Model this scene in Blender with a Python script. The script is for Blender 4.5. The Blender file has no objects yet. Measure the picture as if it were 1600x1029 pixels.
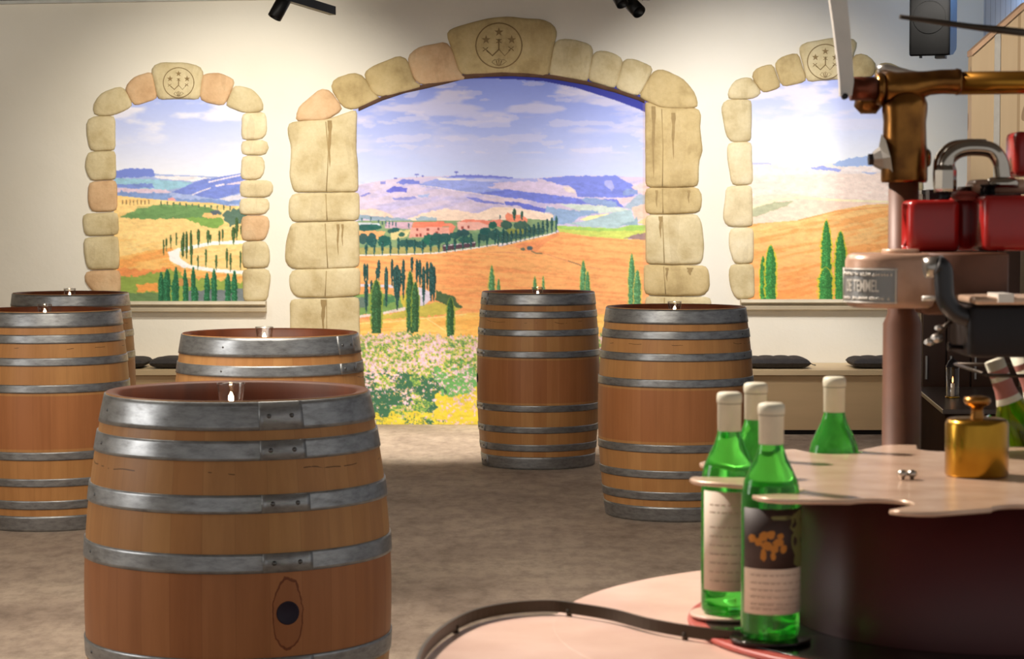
import bpy, math, random
import numpy as np
from mathutils import Vector, Matrix

# ---------------------------------------------------------------- camera
F = 3400.0                      # focal length in pixels of the 1600 px frame
CAMZ, HORIZ = 1.36, 338.0
TH = math.atan((514.5 - HORIZ) / F)
C = bpy.context.scene.collection
cam_d = bpy.data.cameras.new('camera'); cam = bpy.data.objects.new('camera', cam_d); C.objects.link(cam)
cam.location = (0, 0, CAMZ); cam.rotation_euler = (math.pi/2 - TH, 0, 0)
cam_d.sensor_width = 36; cam_d.lens = 36*F/1600
cam_d.dof.use_dof = True; cam_d.dof.focus_distance = 9.0; cam_d.dof.aperture_fstop = 14
cam_d.clip_start = 0.05
bpy.context.scene.camera = cam

# ---------------------------------------------------------------- world, lights, exposure
sc = bpy.context.scene
sc.view_settings.view_transform = 'Standard'; sc.view_settings.look = 'None'
sc.view_settings.exposure = 0.30; sc.view_settings.gamma = 1
sc.cycles.max_bounces = 8
world = bpy.data.worlds.new('world'); sc.world = world; world.use_nodes = True
world.node_tree.nodes['Background'].inputs[0].default_value = (1, .97, .94, 1)
world.node_tree.nodes['Background'].inputs[1].default_value = 0.40

def look(o, target):
    d = Vector(target) - o.location
    o.rotation_euler = d.to_track_quat('-Z', 'Y').to_euler()
def spot(loc, target, power, angle, blend=.8, color=(1, .93, .82), r=.03):
    l = bpy.data.lights.new('spot_light', 'SPOT'); o = bpy.data.objects.new('spot_light', l); C.objects.link(o)
    o.location = loc; look(o, target); l.energy = power; l.spot_size = math.radians(angle); l.spot_blend = blend
    l.color = color; l.shadow_soft_size = r; return o
def area(loc, target, power, sx, sy, color=(1, 1, 1)):
    l = bpy.data.lights.new('area_light', 'AREA'); o = bpy.data.objects.new('area_light', l); C.objects.link(o)
    o.location = loc; look(o, target); l.energy = power; l.shape = 'RECTANGLE'; l.size = sx; l.size_y = sy
    l.color = color; return o
WARM = (1, .93, .80)
spot((-1.35, 12.0, 2.72), (-1.70, 14.2, 1.50), 225, 74, 1, WARM)         # wash beside the left window
spot((1.20, 12.0, 2.72), (1.50, 14.2, 1.46), 225, 72, 1, (1, .95, .88))   # wash beside the right window
spot((-3.1, 11.2, 2.75), (-3.2, 14.2, 1.5), 75, 100, 1, WARM)
spot((-.55, 11.6, 2.75), (-.45, 14.2, .80), 98, 74, 1, (1, .96, .92))
spot((.50, 11.6, 2.75), (.45, 14.2, .80), 98, 74, 1, (1, .96, .92))
spot((2.4, 12.4, 2.75), (2.75, 14.2, 1.5), 90, 74, 1, WARM)
spot((-.5, 12.1, 2.9), (-.5, 13.15, 0), 560, 52, 1, WARM)                     # floor in front of the mural
spot((1.2, 9.6, 2.9), (2.95, 12.0, 1.95), 170, 30, .8, WARM)                 # added spot to brighten the pine cladding
spot((-1.0, 4.0, 2.85), (.62, 2.93, .95), 400, 44, .7, (1, .88, .78), .06) # over the bottling machine
area((2.75, 12.9, 2.95), (3.06, 13.9, 2.0), 8, .5, .8, (.50, .70, 1))   # daylight of the skylight at the right
area((-1.0, 7.0, 2.95), (-1.0, 7.7, 0), 130, 2.4, 3.4, (1, .90, .76))    # soft room light
area((-4.9, 4.5, 1.9), (0, 7, .8), 50, 2.0, 1.6, (1, .97, .93))          # added side light, gives the hoops highlights on their left edges

# ---------------------------------------------------------------- helpers
def lin(c):
    return tuple(((x/255)/12.92 if x/255 <= .04045 else ((x/255+.055)/1.055)**2.4) for x in c)
def P(px, py, d):
    """point seen at pixel (px, py) of the photograph, at distance y = d"""
    u = (px-800)/F; v = -(py-514.5)/F
    dx = u; dy = math.cos(TH) + v*math.sin(TH); dz = -math.sin(TH) + v*math.cos(TH)
    k = d/dy
    return Vector((dx*k, d, CAMZ + dz*k))

def tag(o, label=None, cat=None, group=None, kind=None):
    if label: o['label'] = label
    if cat: o['category'] = cat
    if group: o['group'] = group
    if kind: o['kind'] = kind
    return o
def empty(name, loc, label=None, cat=None, group=None, rz=0):
    o = bpy.data.objects.new(name, None); C.objects.link(o); o.location = loc; o.rotation_euler = (0, 0, rz)
    o.empty_display_size = .05
    return tag(o, label, cat, group)

class MB:
    def __init__(s): s.v = []; s.f = []; s.m = []; s.sm = []
    def add(s, vs, fs, mi=0, smooth=True):
        b = len(s.v); s.v += [tuple(v) for v in vs]
        for f in fs: s.f.append(tuple(b+i for i in f)); s.m.append(mi); s.sm.append(smooth)
        return s
    def box(s, x0, x1, y0, y1, z0, z1, mi=0):
        v = [(x, y, z) for x in (x0, x1) for y in (y0, y1) for z in (z0, z1)]
        return s.add(v, [(0,1,3,2),(4,6,7,5),(0,4,5,1),(2,3,7,6),(0,2,6,4),(1,5,7,3)], mi, False)
    def rbox(s, x0, x1, y0, y1, z0, z1, r, mi=0, n=5, rt=None):
        """box with rounded vertical edges and rounded top and bottom edge"""
        pts = []
        for cx, cy, a0 in ((x1-r, y1-r, 0), (x0+r, y1-r, 90), (x0+r, y0+r, 180), (x1-r, y0+r, 270)):
            for k in range(n+1):
                a = math.radians(a0 + 90*k/n); pts.append((cx + r*math.cos(a), cy + r*math.sin(a)))
        return s.slab(pts, z0, z1, rt if rt else min(r, (z1-z0)*.3)*.6, mi)
    def slab(s, pts, z0, z1, bev=0.0, mi=0, smooth=True):
        """closed outline (ccw, xy) extruded z0..z1 with a rounded rim"""
        n = len(pts); cx = sum(p[0] for p in pts)/n; cy = sum(p[1] for p in pts)/n
        def inset(d):
            out = []
            for i in range(n):
                a = Vector(pts[i-1]); b = Vector(pts[i]); c = Vector(pts[(i+1) % n])
                t = (c-a); t = t.normalized() if t.length > 1e-9 else Vector((1, 0))
                nn = Vector((t.y, -t.x)); out.append((b.x - nn.x*d, b.y - nn.y*d))
            return out
        rings = []
        if bev > 0:
            rings = [(bev, z0), (bev*.3, z0+bev*.3), (0, z0+bev), (0, z1-bev), (bev*.3, z1-bev*.3), (bev, z1)]
        else: rings = [(0, z0), (0, z1)]
        b = len(s.v)
        for d, z in rings:
            for p in (inset(d) if d else pts): s.v.append((p[0], p[1], z))
        for k in range(len(rings)-1):
            for i in range(n):
                j = (i+1) % n
                s.f.append((b+k*n+i, b+k*n+j, b+(k+1)*n+j, b+(k+1)*n+i)); s.m.append(mi); s.sm.append(smooth)
        s.f.append(tuple(b+n-1-i for i in range(n))); s.m.append(mi); s.sm.append(False)
        t = b+(len(rings)-1)*n
        s.f.append(tuple(t+i for i in range(n))); s.m.append(mi); s.sm.append(False)
        return s
    def lathe(s, prof, n=32, cx=0, cy=0, mi=0, smooth=True, close=True):
        b = len(s.v)
        for r, z in prof:
            for k in range(n):
                a = 2*math.pi*k/n; s.v.append((cx + r*math.cos(a), cy + r*math.sin(a), z))
        for i in range(len(prof)-1):
            for k in range(n):
                j = (k+1) % n
                s.f.append((b+i*n+k, b+i*n+j, b+(i+1)*n+j, b+(i+1)*n+k)); s.m.append(mi); s.sm.append(smooth)
        if close:
            if prof[0][0] > 1e-6: s.f.append(tuple(b+n-1-k for k in range(n))); s.m.append(mi); s.sm.append(False)
            if prof[-1][0] > 1e-6:
                t = b+(len(prof)-1)*n; s.f.append(tuple(t+k for k in range(n))); s.m.append(mi); s.sm.append(False)
        return s
    def tube(s, path, r, n=12, mi=0, smooth=True, flat=1.0):
        path = [Vector(p) for p in path]; rs = r if isinstance(r, (list, tuple)) else [r]*len(path)
        b = len(s.v); up = Vector((0, 0, 1)); prev = None
        for i, p in enumerate(path):
            t = (path[min(i+1, len(path)-1)] - path[max(i-1, 0)]).normalized()
            if prev is None:
                u = t.cross(up) if abs(t.dot(up)) < .95 else t.cross(Vector((0, 1, 0)))
            else: u = prev - t*prev.dot(t)
            u.normalize(); prev = u; w = t.cross(u)
            for k in range(n):
                a = 2*math.pi*k/n
                s.v.append(tuple(p + u*(rs[i]*math.cos(a)) + w*(rs[i]*flat*math.sin(a))))
        for i in range(len(path)-1):
            for k in range(n):
                j = (k+1) % n
                s.f.append((b+i*n+k, b+i*n+j, b+(i+1)*n+j, b+(i+1)*n+k)); s.m.append(mi); s.sm.append(smooth)
        s.f.append(tuple(b+n-1-k for k in range(n))); s.m.append(mi); s.sm.append(False)
        t = b+(len(path)-1)*n; s.f.append(tuple(t+k for k in range(n))); s.m.append(mi); s.sm.append(False)
        return s
    def build(s, name, mats, parent=None, origin=(0, 0, 0)):
        me = bpy.data.meshes.new(name)
        ox, oy, oz = origin
        me.from_pydata([(x-ox, y-oy, z-oz) for x, y, z in s.v], [], s.f)
        for m in (mats if isinstance(mats, (list, tuple)) else [mats]): me.materials.append(m)
        me.polygons.foreach_set('material_index', s.m); me.polygons.foreach_set('use_smooth', s.sm)
        me.update()
        o = bpy.data.objects.new(name, me); C.objects.link(o)
        if parent is not None: o.parent = parent
        else: o.location = origin
        return o
def catmull(pts, k=8, closed=False):
    pts = [Vector(p) for p in pts]; n = len(pts); out = []
    rng = range(n if closed else n-1)
    for i in rng:
        if closed: p0, p1, p2, p3 = pts[i-1], pts[i], pts[(i+1) % n], pts[(i+2) % n]
        else: p0, p1, p2, p3 = pts[max(i-1, 0)], pts[i], pts[i+1], pts[min(i+2, n-1)]
        for j in range(k):
            t = j/k
            out.append(.5*((2*p1) + (-p0+p2)*t + (2*p0-5*p1+4*p2-p3)*t*t + (-p0+3*p1-3*p2+p3)*t**3))
    if not closed: out.append(pts[-1])
    return out

# ---------------------------------------------------------------- materials
def new_mat(name):
    m = bpy.data.materials.new(name); m.use_nodes = True
    nt = m.node_tree; return m, nt, nt.nodes['Principled BSDF']
def setp(b, **k):
    for n, v in k.items():
        i = b.inputs[n.replace('_', ' ')]
        i.default_value = v
def math_n(nt, op, a, b=None, c=None, clamp=False):
    n = nt.nodes.new('ShaderNodeMath'); n.operation = op; n.use_clamp = clamp
    for i, x in enumerate((a, b, c)):
        if x is None: continue
        if hasattr(x, 'is_output') or hasattr(x, 'links'): nt.links.new(x, n.inputs[i])
        else: n.inputs[i].default_value = x
    return n.outputs[0]
def mixc(nt, fac, a, b, mode='MIX'):
    n = nt.nodes.new('ShaderNodeMix'); n.data_type = 'RGBA'; n.blend_type = mode
    for idx, x in ((0, fac), (6, a), (7, b)):
        if isinstance(x, (int, float)): n.inputs[idx].default_value = x
        elif isinstance(x, tuple): n.inputs[idx].default_value = (*x[:3], 1)
        else: nt.links.new(x, n.inputs[idx])
    return n.outputs[2]
def noise(nt, scale=5, detail=4, rough=.5, coord='Object', sc3=(1, 1, 1)):
    tc = nt.nodes.new('ShaderNodeTexCoord'); mp = nt.nodes.new('ShaderNodeMapping')
    mp.inputs['Scale'].default_value = sc3
    nt.links.new(tc.outputs[coord], mp.inputs[0])
    n = nt.nodes.new('ShaderNodeTexNoise'); n.inputs['Scale'].default_value = scale
    n.inputs['Detail'].default_value = detail; n.inputs['Roughness'].default_value = rough
    nt.links.new(mp.outputs[0], n.inputs['Vector']); return n.outputs['Fac']
def ramp(nt, fac, stops):
    n = nt.nodes.new('ShaderNodeValToRGB'); nt.links.new(fac, n.inputs[0])
    e = n.color_ramp.elements
    while len(e) < len(stops): e.new(.5)
    for i, (p, c) in enumerate(stops):
        e[i].position = p; e[i].color = (*c, 1) if len(c) == 3 else c
    return n.outputs[0]
def bump(nt, b, h, strength=.3, dist=.01):
    n = nt.nodes.new('ShaderNodeBump'); n.inputs['Strength'].default_value = strength
    n.inputs['Distance'].default_value = dist
    nt.links.new(h, n.inputs['Height']); nt.links.new(n.outputs[0], b.inputs['Normal'])
def simple(name, col, rough=.5, metal=0, var=.12, scale=8, bmp=0, sc3=(1, 1, 1), col2=None, bd=.002):
    m, nt, b = new_mat(name); c = lin(col)
    c2 = lin(col2) if col2 else tuple(x*(1-var*2) for x in c)
    f = noise(nt, scale, 4, .55, 'Object', sc3)
    r = ramp(nt, f, [(.3, c2), (.7, c)])
    nt.links.new(r, b.inputs['Base Color']); setp(b, Roughness=rough, Metallic=metal)
    if bmp: bump(nt, b, f, bmp, bd)
    return m

def wall_mat():
    m, nt, b = new_mat('white_plaster')
    f1 = noise(nt, 1.3, 3, .5); f2 = noise(nt, 9, 6, .6)
    c = ramp(nt, f1, [(.3, lin((226, 220, 206))), (.7, lin((232, 227, 216)))])
    nt.links.new(c, b.inputs['Base Color']); setp(b, Roughness=.85)
    h = math_n(nt, 'ADD', math_n(nt, 'MULTIPLY', f2, .5), noise(nt, 2.6, 3, .5))
    bump(nt, b, h, .35, .02); return m
def floor_mat():
    m, nt, b = new_mat('stained_concrete')
    f1 = noise(nt, 1.4, 8, .65, 'Object', (1, .8, 1)); f2 = noise(nt, 14, 5, .7, 'Object', (1, .5, 1))
    c = ramp(nt, f1, [(.30, lin((142, 124, 110))), (.5, lin((174, 155, 138))), (.72, lin((198, 180, 160)))])
    d = ramp(nt, f2, [(.30, (.50, .48, .47)), (.58, (1, 1, 1))])
    c = mixc(nt, .75, c, d, 'MULTIPLY')
    nt.links.new(c, b.inputs['Base Color']); setp(b, Roughness=.72)
    bump(nt, b, f2, .25, .006); return m
def wood_barrel(bung=None):
    """oak staves: light above and below, redder across the bilge"""
    m, nt, b = new_mat('oak_staves')
    tc = nt.nodes.new('ShaderNodeTexCoord'); sx = nt.nodes.new('ShaderNodeSeparateXYZ')
    nt.links.new(tc.outputs['Object'], sx.inputs[0]); X, Y, Z = sx.outputs
    ang = math_n(nt, 'ARCTAN2', Y, X)
    an = math_n(nt, 'MULTIPLY', math_n(nt, 'ADD', ang, math.pi), 30/(2*math.pi))
    wn = nt.nodes.new('ShaderNodeTexWhiteNoise'); wn.noise_dimensions = '1D'
    nt.links.new(math_n(nt, 'FLOOR', an), wn.inputs['W'])
    fr = math_n(nt, 'ABSOLUTE', math_n(nt, 'SUBTRACT', math_n(nt, 'FRACT', an), .5))
    seam = math_n(nt, 'GREATER_THAN', fr, .487)
    grain = noise(nt, 26, 5, .6, 'Object', (1, 1, .06))
    blot = noise(nt, 4, 3, .5, 'Object', (1, 1, .6))
    base = ramp(nt, wn.outputs['Value'], [(0, lin((206, 150, 92))), (.5, lin((216, 162, 102))), (1, lin((198, 140, 84)))])
    red = ramp(nt, wn.outputs['Value'], [(0, lin((186, 118, 74))), (.5, lin((196, 128, 82))), (1, lin((178, 110, 68)))])
    zz = math_n(nt, 'ABSOLUTE', math_n(nt, 'SUBTRACT', Z, .475))
    band = math_n(nt, 'LESS_THAN', zz, .115)
    c = mixc(nt, math_n(nt, 'MULTIPLY', band, .85), base, red)
    c = mixc(nt, math_n(nt, 'MULTIPLY', blot, .5), c, lin((150, 92, 48)))
    g = ramp(nt, grain, [(.3, (.80, .76, .72)), (.6, (1, 1, 1))])
    c = mixc(nt, .8, c, g, 'MULTIPLY')
    c = mixc(nt, math_n(nt, 'MULTIPLY', seam, .14), c, lin((70, 38, 18)))
    dash = math_n(nt, 'LESS_THAN', math_n(nt, 'ABSOLUTE', math_n(nt, 'SUBTRACT', Z, math_n(nt, 'ADD', .775, math_n(nt, 'MULTIPLY', noise(nt, 6, 2, .5), .035)))), .0012)
    dash = math_n(nt, 'MULTIPLY', dash, math_n(nt, 'GREATER_THAN', noise(nt, 7, 3, .6), .53))
    c = mixc(nt, math_n(nt, 'MULTIPLY', dash, .75), c, lin((70, 40, 20)))
    if bung is not None:      # tide mark of spilled wine round the bung
        da = math_n(nt, 'SUBTRACT', ang, bung)
        u = math_n(nt, 'DIVIDE', math_n(nt, 'MULTIPLY', da, .372), .036)
        v = math_n(nt, 'DIVIDE', math_n(nt, 'SUBTRACT', Z, .478), .078)
        rr = math_n(nt, 'SQRT', math_n(nt, 'ADD', math_n(nt, 'MULTIPLY', u, u), math_n(nt, 'MULTIPLY', v, v)))
        rr = math_n(nt, 'ADD', rr, math_n(nt, 'MULTIPLY', math_n(nt, 'SUBTRACT', noise(nt, 22, 3, .6), .5), .5))
        ring = math_n(nt, 'LESS_THAN', math_n(nt, 'ABSOLUTE', math_n(nt, 'SUBTRACT', rr, 1)), .045)
        ins = math_n(nt, 'LESS_THAN', rr, 1)
        c = mixc(nt, math_n(nt, 'MULTIPLY', ins, .30), c, lin((130, 62, 30)))
        c = mixc(nt, math_n(nt, 'MULTIPLY', ring, .75), c, lin((100, 42, 14)))
    nt.links.new(c, b.inputs['Base Color']); setp(b, Roughness=.42)
    b.inputs['Specular IOR Level'].default_value = .35
    bump(nt, b, grain, .12, .002); return m
def steel_mat():
    m, nt, b = new_mat('galvanised_hoop')
    f = noise(nt, 22, 6, .65, 'Object', (1, 1, 3)); f2 = noise(nt, 5, 4, .6)
    c = ramp(nt, f, [(.25, lin((122, 122, 122))), (.5, lin((158, 160, 162))), (.8, lin((184, 186, 188)))])
    nt.links.new(c, b.inputs['Base Color'])
    nt.links.new(ramp(nt, f2, [(.3, (.30,)*3), (.7, (.48,)*3)]), b.inputs['Roughness']); setp(b, Metallic=.8)
    bump(nt, b, f, .08, .002); return m
def stone_mat(name, c1, c2, c3):
    m, nt, b = new_mat(name)
    f1 = noise(nt, 6, 5, .6); f2 = noise(nt, 40, 4, .7); f3 = noise(nt, 3.1, 3, .5, 'Object', (2.2, 1, .5))
    c = ramp(nt, f1, [(.28, lin(c2)), (.5, lin(c1)), (.75, lin(c3))])
    c = mixc(nt, .35, c, ramp(nt, f2, [(.3, (.72, .7, .66)), (.65, (1, 1, 1))]), 'MULTIPLY')
    c = mixc(nt, math_n(nt, 'MULTIPLY', math_n(nt, 'GREATER_THAN', f3, .60), .10), c, lin((120, 90, 50)))
    nt.links.new(c, b.inputs['Base Color']); setp(b, Roughness=.9)
    h = math_n(nt, 'ADD', math_n(nt, 'MULTIPLY', f2, .3), f1)
    bump(nt, b, h, .6, .015); return m
def glass_thin(name):
    m, nt, b = new_mat(name)
    out = nt.nodes['Material Output']
    tr = nt.nodes.new('ShaderNodeBsdfTransparent'); gl = nt.nodes.new('ShaderNodeBsdfGlossy')
    gl.inputs['Roughness'].default_value = .03; tr.inputs[0].default_value = (.97, .97, .96, 1)
    lw = nt.nodes.new('ShaderNodeLayerWeight'); lw.inputs[0].default_value = .35
    fo = math_n(nt, 'ADD', math_n(nt, 'MULTIPLY', math_n(nt, 'POWER', lw.outputs['Facing'], 1.6), .75), .09)
    mx = nt.nodes.new('ShaderNodeMixShader')
    nt.links.new(fo, mx.inputs[0]); nt.links.new(tr.outputs[0], mx.inputs[1]); nt.links.new(gl.outputs[0], mx.inputs[2])
    nt.links.new(mx.outputs[0], out.inputs[0]); nt.nodes.remove(b); return m
def bottle_glass(name, col, rough=.02):
    m, nt, b = new_mat(name)
    setp(b, Base_Color=(*lin(col), 1), Roughness=rough, IOR=1.35)
    b.inputs['Transmission Weight'].default_value = .88
    return m
def emit(name, col, s):
    m, nt, b = new_mat(name)
    setp(b, Base_Color=(*col, 1)); b.inputs['Emission Color'].default_value = (*col, 1)
    b.inputs['Emission Strength'].default_value = s; return m
def attr_mat(name, rough=.75):
    m, nt, b = new_mat(name)
    a = nt.nodes.new('ShaderNodeVertexColor'); a.layer_name = 'print'
    nt.links.new(a.outputs[0], b.inputs['Base Color']); setp(b, Roughness=rough)
    b.inputs['Specular IOR Level'].default_value = .2
    return m
def boards_mat(name, c1, c2, n_m, axis='X', line=(60, 70, 90), knots=True):
    m, nt, b = new_mat(name)
    tc = nt.nodes.new('ShaderNodeTexCoord'); sx = nt.nodes.new('ShaderNodeSeparateXYZ')
    nt.links.new(tc.outputs['Object'], sx.inputs[0])
    a = math_n(nt, 'MULTIPLY', sx.outputs[axis], n_m)
    fr = math_n(nt, 'FRACT', a); seam = math_n(nt, 'LESS_THAN', fr, .05)
    wn = nt.nodes.new('ShaderNodeTexWhiteNoise'); wn.noise_dimensions = '1D'
    nt.links.new(math_n(nt, 'FLOOR', a), wn.inputs['W'])
    g = noise(nt, 14, 5, .6, 'Object', (1, 1, .07))
    f = math_n(nt, 'ADD', math_n(nt, 'MULTIPLY', wn.outputs['Value'], .5), math_n(nt, 'MULTIPLY', g, .5))
    c = ramp(nt, f, [(.25, lin(c2)), (.7, lin(c1))])
    if knots:
        k = noise(nt, 9, 1, .3, 'Object', (1, 1, .5))
        c = mixc(nt, math_n(nt, 'MULTIPLY', math_n(nt, 'GREATER_THAN', k, .74), .6), c, lin((120, 80, 50)))
    c = mixc(nt, seam, c, lin(line))
    nt.links.new(c, b.inputs['Base Color']); setp(b, Roughness=.6); return m

M = dict(
    wall=wall_mat(), floor=floor_mat(), steel=steel_mat(),
    oak=wood_barrel(), oak_stain=wood_barrel(math.radians(-90+24.5)),
    toast=simple('toasted_oak', (112, 54, 22), .5, 0, .2, 14, .1, (1, 1, .15)),
    head=simple('oak_head', (120, 64, 30), .5, 0, .15, 16, .1, (.2, 2, 1)),
    rivet=simple('rivet_steel', (120, 120, 120), .35, .95),
    bung=simple('purple_silicone', (26, 8, 40), .6, 0),
    void=simple('dark_bore', (14, 10, 10), .9, 0),
    glass=glass_thin('clear_glass'),
    wax=simple('white_wax', (245, 225, 200), .5), flame=emit('candle_flame', (1, .62, .32), 260),
    tin=simple('tin_cup', (190, 185, 175), .3, .9), wick=simple('wick', (30, 25, 22), .9),
    stone=stone_mat('tan_stone', (206, 190, 150), (182, 162, 118), (220, 206, 170)),
    stone_d=stone_mat('ochre_stone', (194, 172, 124), (166, 144, 98), (208, 188, 142)),
    stone_p=stone_mat('pink_stone', (212, 176, 136), (192, 154, 114), (218, 190, 152)),
    stone_l=stone_mat('pale_stone', (222, 206, 168), (200, 182, 142), (232, 220, 190)),
    sill=simple('sill_stone', (214, 202, 178), .8, 0, .08, 5, .2),
    groove=simple('groove_dark', (142, 118, 78), .9),
    groove_l=simple('groove_light', (168, 144, 98), .9),
    stain=simple('weather_stain', (160, 136, 92), .9, 0, .1, 30),
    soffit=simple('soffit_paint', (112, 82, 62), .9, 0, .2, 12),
    pine=simple('pine_plank', (226, 200, 158), .5, 0, .08, 9, 0, (.15, 1, 1)),
    pine_f=simple('pine_front', (212, 180, 136), .55, 0, .08, 7, 0, (.12, 1, 1)),
    pine_b=boards_mat('pine_boards', (222, 196, 160), (208, 180, 144), 3.1, 'X', (186, 156, 120)),
    daylit_b=boards_mat('daylight_tinted_boards', (196, 208, 226), (184, 198, 220), 7.0, 'Y', (60, 90, 125), False),  # pale boards with the blue of the daylight painted into their colour
    fabric=simple('charcoal_fabric', (58, 54, 54), .9, 0, .15, 60, .3),
    cabinet=simple('dark_walnut', (66, 38, 18), .4, 0, .15, 6, 0, (1, 1, .1)),
    cabtop=simple('cabinet_top', (74, 62, 56), .3),
    black=simple('black_plastic', (24, 24, 26), .45), blackm=simple('black_paint_metal', (30, 30, 31), .4, .3),
    ceiling=simple('ceiling_paint', (150, 146, 140), .9), trim=simple('white_trim', (215, 215, 210), .6),
    cream=simple('cream_enamel', (232, 198, 180), .28, 0, .06, 9, 0, (1, 1, 1), (214, 176, 158)),
    creamtop=simple('worn_enamel', (216, 186, 160), .26, .2, .08, 14, 0, (1, 1, 1), (190, 156, 130)),
    redd=simple('dark_red_enamel', (72, 14, 20), .5, 0, .15, 4), redb=simple('red_enamel', (168, 34, 30), .22, 0, .15, 5),
    redpale=simple('faded_red', (196, 90, 78), .4),
    bronze=simple('cast_bronze', (176, 122, 58), .26, .95, .25, 14, .15, (1, 1, 1), (92, 58, 30)),
    brass=simple('brass', (206, 160, 58), .24, .95, .12, 10, .1, (1, 1, .4), (150, 104, 30)),
    pipe=simple('brass_pipe', (206, 150, 58), .26, .95, .12, 8, 0, (.3, 1, 1), (120, 76, 26)),
    chrome=simple('worn_chrome', (196, 188, 176), .14, 1, .1, 8), nickel=simple('nickel', (190, 184, 176), .3, .95),
    brown=simple('brown_enamel', (104, 64, 42), .5, .1, .15, 18), taupe=simple('taupe_enamel', (200, 160, 134), .3, .1, .15, 20),
    gloss=simple('glossy_dark_plate', (40, 34, 28), .12, .3),
    dark=simple('dark_iron', (34, 30, 32), .45, .5), rubber=simple('black_rubber', (34, 34, 38), .35),
    plate=simple('nameplate', (150, 150, 148), .35, .4), letter=simple('raised_letter', (240, 234, 222), .35, .2),
    ggreen=bottle_glass('green_bottle_glass', (96, 232, 96)), golive=bottle_glass('olive_bottle_glass', (150, 170, 30)),
    cap=simple('capsule_foil', (226, 220, 196), .5, 0, .06, 30), label=simple('label_paper', (222, 206, 186), .7, 0, .05, 20),
    ink2=simple('capsule_line', (120, 116, 84), .6),
    ink=simple('faded_ink', (204, 182, 160), .8), lab_dark=simple('label_dark_print', (56, 40, 34), .6),
    lab_gold=simple('label_gold_print', (196, 128, 34), .6), lab_olive=simple('label_olive_print', (122, 124, 70), .6),
    red_label=simple('red_print', (176, 112, 100), .7),
    shield=simple('speaker_grille', (12, 12, 13), .9), baffle=simple('speaker_front', (14, 14, 15), .85), spk=simple('daylight_tinted_speaker_side', (66, 84, 104), .5),  # speaker side colour carries the blue daylight falling on it
    spring=simple('rod_metal', (70, 60, 50), .4, .7),
    mural=attr_mat('printed_mural'),
)

for k_ in ('baffle', 'shield'): M[k_].node_tree.nodes['Principled BSDF'].inputs['Specular IOR Level'].default_value = .08
# ---------------------------------------------------------------- room shell
WY = 14.2                                    # the rear wall
def structure(name, mb, mat): return tag(mb.build(name, mat), kind='structure')
structure('wall_back', MB().box(-5.2, 3.2, WY, WY+.12, 0, 3.1), M['wall'])
structure('floor', MB().box(-5.2, 3.2, -1.5, WY+.12, -.1, 0), M['floor'])
structure('wall_left', MB().box(-5.3, -5.2, -1.5, WY+.12, 0, 3.1), M['wall'])
structure('wall_right', MB().box(3.06, 3.2, 5, WY, 0, 3.1), M['daylit_b'])
structure('ceiling', MB().box(-5.2, 3.2, -1.5, WY, 3.02, 3.12), M['ceiling'])
mb = MB()
a, b2 = P(-300, 12, WY), P(620, -3, WY)
mb.add([(a.x, WY-.05, a.z), (b2.x, WY-.05, b2.z), (b2.x, WY-.05, b2.z+.02), (a.x, WY-.05, a.z+.02),
        (a.x, WY, a.z), (b2.x, WY, b2.z), (b2.x, WY, b2.z+.02), (a.x, WY, a.z+.02)],
       [(0,1,2,3),(0,4,5,1),(3,2,6,7),(0,3,7,4),(1,5,6,2)], 0, False)
structure('trim_1', mb, M['trim'])
mb = MB()
mb.add([(a.x, WY-.30, a.z+.02), (b2.x, WY-.30, b2.z+.02), (b2.x, WY-.30, 3.02), (a.x, WY-.30, 3.02),
        (a.x, WY, a.z+.02), (b2.x, WY, b2.z+.02), (b2.x, WY, 3.02), (a.x, WY, 3.02)],
       [(0,1,2,3),(0,4,5,1),(0,3,7,4),(1,5,6,2)], 0, False)
structure('trim_2', mb, M['blackm'])

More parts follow.
